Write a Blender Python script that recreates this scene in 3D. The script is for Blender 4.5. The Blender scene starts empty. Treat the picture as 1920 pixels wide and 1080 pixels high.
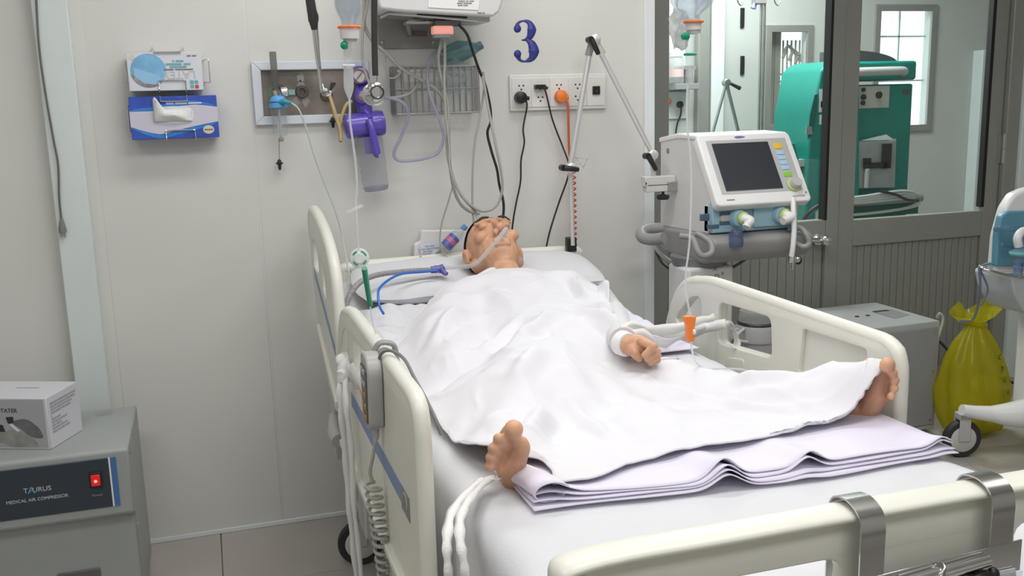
import bpy, bmesh, math, random
import numpy as np
from mathutils import Vector, Matrix, noise
random.seed(7)
C = bpy.context.scene.collection
SC = bpy.context.scene
PI = math.pi
# ---------------------------------------------------------------- camera
FPX, CAM_H = 1820.0, 1.55
def _n(v): return np.array(v, float) / np.linalg.norm(v)
_Y = _n((372 - 960, -(203 - 540), -FPX))
_Z = -_n((240, -9300, -FPX)); _Z = _n(_Z - _Y * (_Z @ _Y)); _X = np.cross(_Y, _Z)
ROT = np.array([_X, _Y, _Z])          # rows: world axes in camera space
cam_d = bpy.data.cameras.new('camera'); cam = bpy.data.objects.new('camera', cam_d); C.objects.link(cam)
cam_d.sensor_width = 36; cam_d.lens = FPX * 36 / 1920; cam_d.clip_start = 0.02
M4 = Matrix.Identity(4)
for i in range(3):
    for j in range(3): M4[i][j] = float(ROT[i][j])
M4[2][3] = CAM_H
cam.matrix_world = M4
SC.camera = cam
# ---------------------------------------------------------------- world, lights, exposure
SC.view_settings.view_transform = 'Standard'; SC.view_settings.look = 'None'
SC.view_settings.exposure = 0.14; SC.view_settings.gamma = 1.0; SC.view_settings.use_curve_mapping = False
W = bpy.data.worlds.new('daylight'); SC.world = W; W.use_nodes = True
W.node_tree.nodes['Background'].inputs[0].default_value = (0.95, 0.98, 1.0, 1)
W.node_tree.nodes['Background'].inputs[1].default_value = 2.2
def area(name, loc, sx, sy, power, col=(1.0, 0.985, 0.96)):
    d = bpy.data.lights.new(name, 'AREA'); d.shape = 'RECTANGLE'; d.size = sx; d.size_y = sy; d.energy = power; d.color = col
    o = bpy.data.objects.new(name, d); C.objects.link(o); o.location = loc
    return o
area('ceiling_tube_light', (1.0, 1.2, 2.93), 1.4, 0.6, 19)
area('ceiling_tube_light', (0.7, -0.4, 2.93), 1.4, 0.6, 17)
area('ceiling_tube_light', (0.9, 2.6, 2.93), 2.0, 0.3, 20)
area('ceiling_tube_light', (-0.9, 1.2, 2.93), 1.2, 0.6, 13)
area('ceiling_tube_light', (3.2, 1.4, 2.93), 1.2, 0.6, 9)
area('ceiling_tube_light', (3.0, 5.0, 2.93), 1.4, 0.8, 74)
# ---------------------------------------------------------------- helpers
def at(px, py, x=None, y=None, z=None):
    """world point seen at a photograph pixel on the plane x=, y= or z= """
    d = ROT @ np.array((px - 960, -(py - 540), -FPX))
    t = y / d[1] if y is not None else ((z - CAM_H) / d[2] if z is not None else x / d[0])
    return Vector((d[0] * t, d[1] * t, CAM_H + d[2] * t))
MATS = {}
def mat(name, col, rough=0.5, metal=0.0, bump=0.0, bscale=60.0, var=0.0, vscale=4.0, emit=None, estr=0.0, sheen=0.0, spec=0.5, coat=0.0, sss=0.0):
    if name in MATS: return MATS[name]
    m = bpy.data.materials.new(name); m.use_nodes = True; nt = m.node_tree
    b = nt.nodes['Principled BSDF']
    b.inputs['Base Color'].default_value = (*col, 1); b.inputs['Roughness'].default_value = rough
    b.inputs['Metallic'].default_value = metal; b.inputs['Specular IOR Level'].default_value = spec
    b.inputs['Coat Weight'].default_value = coat; b.inputs['Sheen Weight'].default_value = sheen
    if sss:
        b.inputs['Subsurface Weight'].default_value = sss; b.inputs['Subsurface Radius'].default_value = (0.01, 0.004, 0.002); b.inputs['Subsurface Scale'].default_value = 0.5
    if emit:
        b.inputs['Emission Color'].default_value = (*emit, 1); b.inputs['Emission Strength'].default_value = estr
    tc = nt.nodes.new('ShaderNodeTexCoord')
    if var:
        n = nt.nodes.new('ShaderNodeTexNoise'); n.inputs['Scale'].default_value = vscale; n.inputs['Detail'].default_value = 5
        nt.links.new(tc.outputs['Object'], n.inputs['Vector'])
        r = nt.nodes.new('ShaderNodeValToRGB')
        r.color_ramp.elements[0].position = 0.3; r.color_ramp.elements[1].position = 0.7
        r.color_ramp.elements[0].color = (*[max(0, c * (1 - var)) for c in col], 1)
        r.color_ramp.elements[1].color = (*[min(1, c * (1 + var)) for c in col], 1)
        nt.links.new(n.outputs['Fac'], r.inputs['Fac']); nt.links.new(r.outputs['Color'], b.inputs['Base Color'])
    if bump:
        n2 = nt.nodes.new('ShaderNodeTexNoise'); n2.inputs['Scale'].default_value = bscale; n2.inputs['Detail'].default_value = 3
        nt.links.new(tc.outputs['Object'], n2.inputs['Vector'])
        bp = nt.nodes.new('ShaderNodeBump'); bp.inputs['Strength'].default_value = bump; bp.inputs['Distance'].default_value = 0.004
        nt.links.new(n2.outputs['Fac'], bp.inputs['Height']); nt.links.new(bp.outputs['Normal'], b.inputs['Normal'])
    MATS[name] = m
    return m
def clear(name, tint=(0.95, 0.97, 0.97), body=0.12, bodycol=(0.8, 0.82, 0.85), rough=0.05, refl=1.3):
    """clear glass or plastic: see-through, with a glossy skin and a little milky body"""
    if name in MATS: return MATS[name]
    m = bpy.data.materials.new(name); m.use_nodes = True; nt = m.node_tree; nt.nodes.clear()
    out = nt.nodes.new('ShaderNodeOutputMaterial'); tr = nt.nodes.new('ShaderNodeBsdfTransparent'); tr.inputs[0].default_value = (*tint, 1)
    df = nt.nodes.new('ShaderNodeBsdfDiffuse'); df.inputs[0].default_value = (*bodycol, 1)
    gl = nt.nodes.new('ShaderNodeBsdfGlossy'); gl.inputs['Roughness'].default_value = rough
    lw = nt.nodes.new('ShaderNodeLayerWeight'); lw.inputs[0].default_value = 0.5
    pw = nt.nodes.new('ShaderNodeMath'); pw.operation = 'POWER'; pw.inputs[1].default_value = 4.0
    fr = nt.nodes.new('ShaderNodeMath'); fr.operation = 'MULTIPLY_ADD'; fr.inputs[1].default_value = 0.35; fr.inputs[2].default_value = (refl-1)*0.1
    nt.links.new(lw.outputs['Facing'], pw.inputs[0]); nt.links.new(pw.outputs[0], fr.inputs[0])
    tl = nt.nodes.new('ShaderNodeBsdfTranslucent'); tl.inputs[0].default_value = (*bodycol, 1)
    m0 = nt.nodes.new('ShaderNodeMixShader'); m0.inputs[0].default_value = 0.45
    nt.links.new(df.outputs[0], m0.inputs[1]); nt.links.new(tl.outputs[0], m0.inputs[2])
    m1 = nt.nodes.new('ShaderNodeMixShader'); m1.inputs[0].default_value = body
    m2 = nt.nodes.new('ShaderNodeMixShader')
    nt.links.new(tr.outputs[0], m1.inputs[1]); nt.links.new(m0.outputs[0], m1.inputs[2])
    nt.links.new(fr.outputs[0], m2.inputs[0]); nt.links.new(m1.outputs[0], m2.inputs[1]); nt.links.new(gl.outputs[0], m2.inputs[2])
    nt.links.new(m2.outputs[0], out.inputs[0])
    MATS[name] = m
    return m
class MB:
    def __init__(s): s.v = []; s.f = []
    def add(s, vs, fs):
        o = len(s.v); s.v += [tuple(map(float, p)) for p in vs]; s.f += [tuple(i + o for i in f) for f in fs]; return s
    def box(s, a, b):
        x0, y0, z0 = [min(a[i], b[i]) for i in range(3)]; x1, y1, z1 = [max(a[i], b[i]) for i in range(3)]
        return s.add([(x0,y0,z0),(x1,y0,z0),(x1,y1,z0),(x0,y1,z0),(x0,y0,z1),(x1,y0,z1),(x1,y1,z1),(x0,y1,z1)],
                     [(0,3,2,1),(4,5,6,7),(0,1,5,4),(1,2,6,5),(2,3,7,6),(3,0,4,7)])
    def obox(s, c, ex, ey, ez):
        c, ex, ey, ez = map(Vector, (c, ex, ey, ez))
        vs = [c + ex*i + ey*j + ez*k for k in (-1, 1) for i, j in ((-1,-1),(1,-1),(1,1),(-1,1))]
        return s.add(vs, [(0,3,2,1),(4,5,6,7),(0,1,5,4),(1,2,6,5),(2,3,7,6),(3,0,4,7)])
    def tube(s, pts, r, n=10, smooth=6, closed=False, cap=True, flat=None):
        pts = [Vector(p) for p in pts]
        rs = r if isinstance(r, (list, tuple)) else [r] * len(pts)
        if smooth and len(pts) > 2: pts, rs = spline(pts, rs, smooth, closed)
        m = len(pts); rings = []; up = None
        for i, p in enumerate(pts):
            t = (pts[(i+1) % m] - pts[i-1]) if closed else (pts[min(i+1, m-1)] - pts[max(i-1, 0)])
            if t.length < 1e-9: t = Vector((0,0,1))
            t.normalize()
            if up is None:
                a = Vector((0,0,1)) if abs(t.z) < 0.9 else Vector((1,0,0)); up = (a - t*a.dot(t)).normalized()
            else:
                up = up - t*up.dot(t)
                if up.length < 1e-6: up = t.orthogonal()
                up.normalize()
            sd = t.cross(up); q = flat if flat else 1.0
            rings.append([p + up*(math.cos(2*PI*k/n)*rs[i]) + sd*(math.sin(2*PI*k/n)*rs[i]*q) for k in range(n)])
        vs = [v for rr in rings for v in rr]; fs = []
        for i in range(m if closed else m-1):
            j = (i+1) % m
            for k in range(n): fs.append((i*n+k, i*n+(k+1)%n, j*n+(k+1)%n, j*n+k))
        if cap and not closed: fs += [tuple(range(n))[::-1], tuple((m-1)*n+k for k in range(n))]
        return s.add(vs, fs)
    def lathe(s, prof, c, axis=(0,0,1), n=24):
        ax = Vector(axis).normalized(); u = ax.orthogonal().normalized(); w = ax.cross(u); c = Vector(c)
        vs = []; fs = []
        for r, h in prof:
            for k in range(n): vs.append(c + ax*h + (u*math.cos(2*PI*k/n) + w*math.sin(2*PI*k/n))*max(r, 1e-5))
        for i in range(len(prof)-1):
            for k in range(n): fs.append((i*n+k, i*n+(k+1)%n, (i+1)*n+(k+1)%n, (i+1)*n+k))
        fs += [tuple(range(n))[::-1], tuple((len(prof)-1)*n+k for k in range(n))]
        return s.add(vs, fs)
    def ball(s, c, r, n=14, m=9, ax=None):
        c = Vector(c); r = (r, r, r) if not hasattr(r, '__len__') else r
        ax = ax or (Vector((1,0,0)), Vector((0,1,0)), Vector((0,0,1)))
        vs = []; fs = []
        for i in range(m+1):
            th = PI*i/m
            for k in range(n):
                ph = 2*PI*k/n; st = max(math.sin(th), 1e-4)
                vs.append(c + ax[0]*(r[0]*st*math.cos(ph)) + ax[1]*(r[1]*st*math.sin(ph)) + ax[2]*(r[2]*math.cos(th)))
        for i in range(m):
            for k in range(n): fs.append(((i+1)*n+k, (i+1)*n+(k+1)%n, i*n+(k+1)%n, i*n+k))
        fs += [tuple(range(n)), tuple(m*n+k for k in range(n))[::-1]]
        return s.add(vs, fs)
    def capsule(s, a, ra, b, rb, n=12):
        a, b = Vector(a), Vector(b); d = b-a; L = max(d.length, 1e-6)
        pr = [(ra*math.sin(t), -ra*math.cos(t)) for t in [PI/2*i/4 for i in range(5)]] + [(rb*math.cos(t), L + rb*math.sin(t)) for t in [PI/2*i/4 for i in range(5)]]
        return s.lathe(pr, a, d, n)
    def grid(s, fn, nu, nv):
        vs = [fn(i/nu, j/nv) for j in range(nv+1) for i in range(nu+1)]
        fs = [(j*(nu+1)+i, j*(nu+1)+i+1, (j+1)*(nu+1)+i+1, (j+1)*(nu+1)+i) for j in range(nv) for i in range(nu)]
        return s.add(vs, fs)
    def prism(s, pts, ext):
        """closed outline (list of 3D points, any plane) pushed along the vector ext"""
        n = len(pts); e = Vector(ext); pts = [Vector(p) for p in pts]
        return s.add(pts + [p+e for p in pts], [tuple(range(n))[::-1], tuple(range(n, 2*n))] + [(i, (i+1)%n, (i+1)%n+n, i+n) for i in range(n)])
def spline(pts, rs, k, closed=False):
    m = len(pts); op = []; orr = []
    segs = m if closed else m-1
    for i in range(segs):
        p0 = pts[(i-1) % m] if (closed or i > 0) else pts[0]*2 - pts[1]
        p1, p2 = pts[i], pts[(i+1) % m]
        p3 = pts[(i+2) % m] if (closed or i+2 < m) else pts[-1]*2 - pts[-2]
        for j in range(k):
            t = j/k
            op.append(0.5*((2*p1) + (p2-p0)*t + (2*p0-5*p1+4*p2-p3)*t*t + (3*p1-p0-3*p2+p3)*t**3))
            orr.append(rs[i] + (rs[(i+1) % m]-rs[i])*t)
    if not closed: op.append(pts[-1]); orr.append(rs[-1])
    return op, orr
def finish(me, smooth=True, ang=40):
    if smooth:
        me.polygons.foreach_set('use_smooth', [True]*len(me.polygons))
        try: me.set_sharp_from_angle(angle=math.radians(ang))
        except Exception: pass
def link(name, me, m, parent=None):
    o = bpy.data.objects.new(name, me); C.objects.link(o)
    if m and not me.materials: me.materials.append(m)
    if parent is not None: o.parent = parent; o.matrix_parent_inverse = Matrix.Translation(-wloc(parent))
    return o
def wloc(o):
    l = o.location.copy()
    return l
def obj(name, mb, m, parent=None, bevel=0.0, seg=2, smooth=True, label=None, ang=40, recalc=True):
    me = bpy.data.meshes.new(name); me.from_pydata(mb.v, [], mb.f); me.update()
    if recalc:
        bm = bmesh.new(); bm.from_mesh(me); bmesh.ops.recalc_face_normals(bm, faces=bm.faces); bm.to_mesh(me); bm.free()
    finish(me, smooth, ang)
    o = link(name, me, m, parent)
    if bevel:
        b = o.modifiers.new('bevel', 'BEVEL'); b.width = bevel; b.segments = seg; b.limit_method = 'ANGLE'; b.angle_limit = math.radians(35)
    if label: o['label'] = label
    return o
def tag(o, label, cat, group=None, kind=None):
    o['label'] = label; o['category'] = cat
    if group: o['group'] = group
    if kind: o['kind'] = kind
    return o
def thing(name, label, cat, loc=(0,0,0), group=None):
    o = bpy.data.objects.new(name, None); C.objects.link(o); o.location = Vector(loc); o.empty_display_size = 0.05
    return tag(o, label, cat, group)
def structure(name, loc=(0,0,0)):
    o = bpy.data.objects.new(name, None); C.objects.link(o); o.location = Vector(loc); o['kind'] = 'structure'; return o
def plate(name, outline, holes, to3, half, m, parent=None, bev=0.0, label=None, res=3):
    """flat board with holes from 2D outlines; to3 = 4x4 matrix from (u, v, w) to the world; half = half thickness; rounded by bev"""
    cu = bpy.data.curves.new(name, 'CURVE'); cu.dimensions = '2D'; cu.fill_mode = 'BOTH'
    cu.extrude = max(half-bev, 0.0); cu.bevel_depth = bev; cu.bevel_resolution = res; cu.offset = -bev
    for pts in [outline] + list(holes):
        sp = cu.splines.new('POLY'); sp.points.add(len(pts)-1); sp.use_cyclic_u = True
        for i, p in enumerate(pts): sp.points[i].co = (p[0], p[1], 0, 1)
    tmp = bpy.data.objects.new('tmp', cu); C.objects.link(tmp)
    bpy.context.view_layer.update()
    me = bpy.data.meshes.new_from_object(tmp.evaluated_get(bpy.context.evaluated_depsgraph_get()))
    bpy.data.objects.remove(tmp); bpy.data.curves.remove(cu)
    me.name = name; me.transform(to3); me.materials.clear()
    bm = bmesh.new(); bm.from_mesh(me); bmesh.ops.remove_doubles(bm, verts=bm.verts, dist=1e-5); bmesh.ops.recalc_face_normals(bm, faces=bm.faces); bm.to_mesh(me); bm.free()
    finish(me, True, 35)
    o = link(name, me, m, parent)
    if label: o['label'] = label
    return o
def XZ(y): return Matrix(((1,0,0,0),(0,0,-1,y),(0,1,0,0),(0,0,0,1)))   # (u,v) -> (x,z) at y
def YZ(x): return Matrix(((0,0,1,x),(1,0,0,0),(0,1,0,0),(0,0,0,1)))    # (u,v) -> (y,z) at x
def rrect(x0, y0, x1, y1, r, n=5):
    out = []
    for cx, cy, a in ((x1-r, y0+r, -90), (x1-r, y1-r, 0), (x0+r, y1-r, 90), (x0+r, y0+r, 180)):
        for k in range(n+1):
            t = math.radians(a + 90*k/n); out.append((cx + r*math.cos(t), cy + r*math.sin(t)))
    return out
def roundpoly(pts, r, n=4):
    out = []; m = len(pts)
    for i in range(m):
        p0, p, p1 = Vector(pts[i-1]), Vector(pts[i]), Vector(pts[(i+1) % m])
        a, b = (p0-p), (p1-p); rr = min(r, a.length*0.45, b.length*0.45)
        q0 = p + a.normalized()*rr; q1 = p + b.normalized()*rr
        for k in range(n+1):
            t = k/n; q = q0*(1-t)**2 + p*2*t*(1-t) + q1*t*t; out.append((q.x, q.y))
    return out
def text(name, s, size, origin, ex, ey, m, parent, depth=0.0004, align='CENTER', sx=1.0, label=None):
    """flat lettering: ex along the line, ey up the letters"""
    ex, ey = Vector(ex).normalized(), Vector(ey).normalized(); ez = ex.cross(ey)
    if s.startswith('#'):                     # print too small to read in the photograph: a row of word-length dashes
        words = s[1:].split(); adv = 0.55*size*sx; total = sum(len(w) for w in words)*adv + (len(words)-1)*adv*0.8
        x = -total/2 if align == 'CENTER' else 0.0; mb = MB(); O = Vector(origin)
        for w in words:
            L = len(w)*adv
            mb.obox(O + ex*(x+L/2), ex*(L/2), ey*(size*0.24), ez*depth); x += L + adv*0.8
        return obj('print_line', mb, m, parent, label=label, smooth=False)
    cu = bpy.data.curves.new(name, 'FONT'); cu.body = s; cu.size = size; cu.extrude = depth; cu.align_x = align; cu.align_y = 'CENTER'; cu.resolution_u = 3
    tmp = bpy.data.objects.new('tmp', cu); C.objects.link(tmp); bpy.context.view_layer.update()
    me = bpy.data.meshes.new_from_object(tmp.evaluated_get(bpy.context.evaluated_depsgraph_get()))
    bpy.data.objects.remove(tmp); bpy.data.curves.remove(cu)
    M = Matrix.Identity(4)
    for i in range(3): M[i][0] = ex[i]*sx; M[i][1] = ey[i]; M[i][2] = ez[i]; M[i][3] = origin[i]
    me.transform(M); me.materials.clear(); me.name = name
    o = link(name, me, m, parent)
    if label: o['label'] = label
    return o
X3, Y3, Z3 = Vector((1,0,0)), Vector((0,1,0)), Vector((0,0,1))
# ---------------------------------------------------------------- materials
wallm = mat('wall_paint', (0.72, 0.72, 0.69), 0.45, var=0.025, vscale=2.0, bump=0.06, bscale=25)
postm = mat('pale_aluminium_paint', (0.72, 0.79, 0.79), 0.4, var=0.03)
whitepost = mat('white_metal_trim', (0.80, 0.84, 0.85), 0.4, var=0.02)
alu = mat('grey_anodised_frame', (0.33, 0.33, 0.31), 0.38, 0.2, var=0.05, vscale=3)
ribm = mat('ribbed_panel_grey', (0.28, 0.285, 0.255), 0.5, var=0.08, vscale=3)
black = mat('black_plastic', (0.015, 0.015, 0.017), 0.4)
gasket = mat('black_gasket', (0.01, 0.01, 0.01), 0.6)
white = mat('white_plastic', (0.82, 0.82, 0.82), 0.35, var=0.01)
ivory = mat('ivory_bed_plastic', (0.80, 0.80, 0.725), 0.33, var=0.02, vscale=6)
greyp = mat('grey_plastic', (0.30, 0.30, 0.30), 0.42, var=0.03)
lgrey = mat('light_grey_plastic', (0.52, 0.52, 0.51), 0.4)
chrome = mat('chrome', (0.75, 0.75, 0.75), 0.16, 1.0)
steel = mat('brushed_steel', (0.52, 0.52, 0.51), 0.33, 1.0, var=0.1, vscale=9)
sheetm = mat('white_cotton', (0.70, 0.705, 0.745), 0.85, bump=0.15, bscale=220, sheen=0.15)
blanketm = mat('white_blanket_cotton', (0.765, 0.76, 0.81), 0.85, bump=0.12, bscale=260, sheen=0.15)
lilac = mat('lilac_white_cotton', (0.78, 0.745, 0.88), 0.85, bump=0.12, bscale=240, sheen=0.15)
gauze = mat('white_gauze', (0.84, 0.84, 0.83), 0.9, bump=0.3, bscale=300)
skin = mat('skin', (0.64, 0.355, 0.225), 0.5, bump=0.12, bscale=160, var=0.14, vscale=24, sss=0.15)
hairm = mat('short_dark_hair', (0.055, 0.045, 0.04), 0.7, bump=0.8, bscale=180)
orange = mat('orange_plastic', (0.90, 0.22, 0.03), 0.35)
orangec = mat('orange_cord', (0.62, 0.13, 0.05), 0.4)
green = mat('green_plastic', (0.0, 0.30, 0.16), 0.35)
purple = mat('purple_plastic', (0.105, 0.07, 0.46), 0.3, coat=0.3)
cap_blue = mat('sky_blue_plastic', (0.12, 0.38, 0.80), 0.35)
cord = mat('grey_cable', (0.40, 0.40, 0.36), 0.45)
cordb = mat('black_cable', (0.02, 0.02, 0.022), 0.45)
clearp = clear('clear_plastic', body=0.16)
clearm = clear('milky_clear_plastic', body=0.45, bodycol=(0.86, 0.88, 0.9))
tubec = clear('clear_tube', body=0.55, bodycol=(0.85, 0.87, 0.9))
pane = clear('window_glass', tint=(0.90, 0.945, 0.94), body=0.0, rough=0.02, refl=1.5)
navy = mat('navy_print', (0.045, 0.055, 0.30), 0.5)
inkg = mat('grey_print', (0.22, 0.22, 0.23), 0.6)
inkd = mat('dark_print', (0.03, 0.03, 0.04), 0.6)
D = 3.545       # back wall
PY = 4.10       # glazed partition, set back behind the wall's end
FY = 6.00       # far wall of the next room
# ================================================================ SETTING
fl = structure('floor')
obj('screed', MB().box((-3, -2.5, -0.06), (6.6, 6.3, -0.006)), mat('grout', (0.16, 0.155, 0.15), 0.8), fl)
tilem = mat('floor_tile', (0.45, 0.42, 0.385), 0.35, var=0.07, vscale=3)
t0 = MB().box((0.0015, 0.0015, -0.02), (0.5985, 0.5985, 0)); tile0 = None
for i in range(-4, 12):
    for j in range(-5, 6):
        x, y = -0.05 + 0.6*i - 0.6, 3.10 + 0.6*j - 0.6
        if x > 6.3 or x < -2.4: continue
        if tile0 is None:
            tile0 = obj('tile', t0, tilem, fl, bevel=0.0012, seg=1); tile0.location = (x, y, 0)
        else:
            o = tile0.copy(); C.objects.link(o); o.location = (x, y, 0)
wb = structure('wall_back')
zt = 3.0
xs = [-2.2, at(165, 300, y=D).x, at(480, 300, y=D).x, 1.678]
for a, b in zip(xs[:-1], xs[1:]):
    obj('wall_panel', MB().box((a+0.001, D, 0), (b-0.001, D+0.08, zt)), wallm, wb, bevel=0.003, seg=1)
obj('wall_core', MB().box((-2.2, D+0.0012, 0), (1.676, D+0.075, zt)), mat('joint_sealant', (0.72, 0.72, 0.70), 0.6), wb)
for nm, a, b in (('wall_left', (-2.3, -1.6, 0), (-2.2, D+0.1, zt)), ('wall_front', (-2.3, -1.7, 0), (6.5, -1.6, zt)), ('wall_right', (6.4, -1.7, 0), (6.5, FY+0.1, zt))):
    o = obj(nm, MB().box(a, b), wallm); o['kind'] = 'structure'
o = obj('ceiling', MB().box((-2.3, -1.7, zt), (6.5, FY+0.1, zt+0.08)), mat('ceiling_white', (0.75, 0.75, 0.74), 0.7, var=0.01)); o['kind'] = 'structure'
o = obj('baseboard_back', MB().box((-0.3, D-0.006, 0), (1.67, D, 0.018)), whitepost, bevel=0.002, seg=1); o['kind'] = 'structure'
o = obj('trim_1', MB().box((-0.478, D-0.055, 0), (-0.372, D, zt)), postm, bevel=0.004); o['kind'] = 'structure'
o = obj('trim_2', MB().box((1.668, D-0.012, 0), (1.712, D+0.10, zt)), whitepost, bevel=0.003); o['kind'] = 'structure'
o = obj('trim_3', MB().box((at(165,300,y=D).x-0.03, D-0.004, 0), (at(165,300,y=D).x+0.03, D, zt)), wallm, bevel=0.001, seg=1); o['kind'] = 'structure'
# return wall from the wall's end back to the partition
o = obj('wall_return', MB().box((1.62, D+0.08, 0), (1.70, PY+0.05, zt)), wallm); o['kind'] = 'structure'
# --- glazed partition
def px_x(px, y, py=250): return at(px, py, y=y).x
P = lambda px, py: at(px, py, y=PY)
zr1, zr0 = P(1700, 404).z, P(1700, 452).z
L0, L1 = 1.70, px_x(1249, PY); L2 = px_x(1548, PY); L3 = px_x(1572, PY); Dg0 = px_x(1602, PY); Dg1 = px_x(1846, PY); Dr = px_x(1872, PY)
w1 = structure('window_1')
def fr(name, a, b, m, parent, bev=0.004): return obj(name, MB().box((a[0], a[1], a[2]), (b[0], b[1], b[2])), m, parent, bevel=bev)
fr('frame', (L0, PY-0.03, 0), (L1, PY+0.03, zt), alu, w1)
fr('frame', (L2, PY-0.03, 0), (L3, PY+0.03, zt), alu, w1)
fr('frame', (L1, PY-0.028, P(1530, 412).z-0.10), (L2, PY+0.028, P(1530, 412).z), alu, w1)
fr('gasket', (L2-0.012, PY-0.031, P(1530,412).z), (L2+0.003, PY+0.02, zt), gasket, w1, 0.001)
fr('glass_pane', (L1, PY-0.003, P(1530, 412).z), (L2, PY+0.003, zt), pane, w1, 0)
d1 = structure('door_1')
fr('stile', (L3+0.003, PY-0.022, 0.01), (Dg0, PY+0.022, zt), alu, d1)
fr('stile', (Dg1, PY-0.022, 0.01), (Dr, PY+0.022, zt), alu, d1)
fr('rail', (Dg0, PY-0.02, zr0), (Dg1, PY+0.02, zr1), alu, d1)
fr('rail', (Dg0, PY-0.02, 0.01), (Dg1, PY+0.02, 0.10), alu, d1)
fr('gasket', (Dg1-0.016, PY-0.024, zr1+0.02), (Dg1+0.004, PY+0.01, zt), gasket, d1, 0.001)
fr('glass_pane', (Dg0, PY-0.003, zr1), (Dg1, PY+0.003, zt), pane, d1, 0)
def ribs(a, b, z0, z1, parent, n):
    wdt = (b-a)/n; t = None
    for i in range(n):
        x = a + wdt*i
        if t is None:
            t = obj('rib_panel', MB().prism([(x+0.001,PY+0.012,z0),(x+0.001,PY-0.004,z0),(x+0.005,PY-0.008,z0),(x+wdt-0.005,PY-0.008,z0),(x+wdt-0.001,PY-0.004,z0),(x+wdt-0.001,PY+0.012,z0)], (0,0,z1-z0)), ribm, parent)
            x00 = x
        else:
            o = t.copy(); C.objects.link(o); o.location.x += x - x00
ribs(L1, L2, 0.1, P(1530, 412).z-0.10, w1, 17)
ribs(Dg0, Dg1, 0.10, zr0, d1, 19)
hg = P(1873, 278)
mb = MB().tube([hg+Vector((0.0,-0.034,-0.075)), hg+Vector((0,-0.034,-0.003))], 0.011, smooth=0).tube([hg+Vector((0,-0.034,0.003)), hg+Vector((0,-0.034,0.075))], 0.011, smooth=0).box(hg+Vector((-0.035,-0.026,-0.075)), hg+Vector((0.035,-0.021,0.075)))
obj('hinge', mb, steel, d1)
lk = P(1520, 447)
mb = MB().lathe([(0.03,0),(0.03,0.012),(0.014,0.016),(0.013,0.05),(0.022,0.055),(0.027,0.07),(0.022,0.085),(0.008,0.09)], lk+Vector((0.02,-0.024,0)), (0,-1,0), 20)
mb.tube([lk+Vector((0.01,-0.08,0)), lk+Vector((-0.06,-0.085,0.005)), lk+Vector((-0.11,-0.08,0.012))], [0.014,0.012,0.01])
obj('handle', mb, chrome, d1, label='chrome lever handle')
o = obj('trim_4', MB().box((Dr+0.004, PY-0.05, 0), (px_x(1896, PY), PY+0.03, zt)), alu, bevel=0.004); o['kind'] = 'structure'
o = obj('trim_5', MB().box((px_x(1896, PY)+0.002, PY-0.07, 0), (px_x(1896, PY)+0.10, PY+0.03, zt)), postm, bevel=0.004); o['kind'] = 'structure'
wr = structure('wall_side')
xq = px_x(1896, PY)+0.102
for i in range(8):
    fr('wall_panel', (xq+0.1*i+0.001, PY-0.02, 0), (xq+0.1*i+0.099, PY+0.03, zt), ribm, wr, 0.006)
# --- the next room
F = lambda px, py: at(px, py, y=FY)
farm = mat('far_wall_paint', (0.60, 0.62, 0.60), 0.5, var=0.03, vscale=1.5)
w2 = [F(1443, 62), F(1516, 52), F(1509, 232), F(1443, 238)]
w3 = [F(1648, 24), F(1749, 12), F(1735, 236), F(1640, 240)]
def win_rect(w): return (min(p.x for p in w), sum(p.z for p in w[2:])/2, max(p.x for p in w), sum(p.z for p in w[:2])/2)
r2, r3 = win_rect(w2), win_rect(w3)
fw = structure('wall_far')
rc = lambda r, g=0.0: [(r[0]-g, r[1]-g), (r[2]+g, r[1]-g), (r[2]+g, r[3]+g), (r[0]-g, r[3]+g)]
plate('wall_panel', [(px_x(1350, FY), 0), (6.4, 0), (6.4, zt), (px_x(1350, FY), zt)], [rc(r2), rc(r3)], XZ(FY+0.04), 0.04, farm, fw)
fr('wall_panel', (1.7, FY, 0), (px_x(1350, FY)-0.002, FY+0.08, zt), farm, fw, 0.002)
o = obj('wall_next_room', MB().box((1.6, PY+0.05, 0), (1.70, FY+0.1, zt)), farm); o['kind'] = 'structure'
fr('column', (px_x(1300, FY), FY-0.06, 0), (px_x(1322, FY), FY, zt), alu, fw, 0.01)
fr('column', (px_x(1326, FY), FY-0.05, 0), (px_x(1350, FY), FY, zt), whitepost, fw, 0.006)
fr('column', (px_x(1815, FY), FY-0.10, 0), (px_x(1860, FY), FY, F(1830, 95).z), postm, fw, 0.006)
for yy in ((15, 52), (105, 140)):
    a, b = F(1388, yy[0]), F(1394, yy[1]); fr('hinge', (a.x, FY-0.012, b.z), (b.x, FY, a.z), gasket, fw, 0.001)
frame2 = mat('weathered_wood_frame', (0.50, 0.42, 0.37), 0.6, var=0.12, vscale=8)
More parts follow.
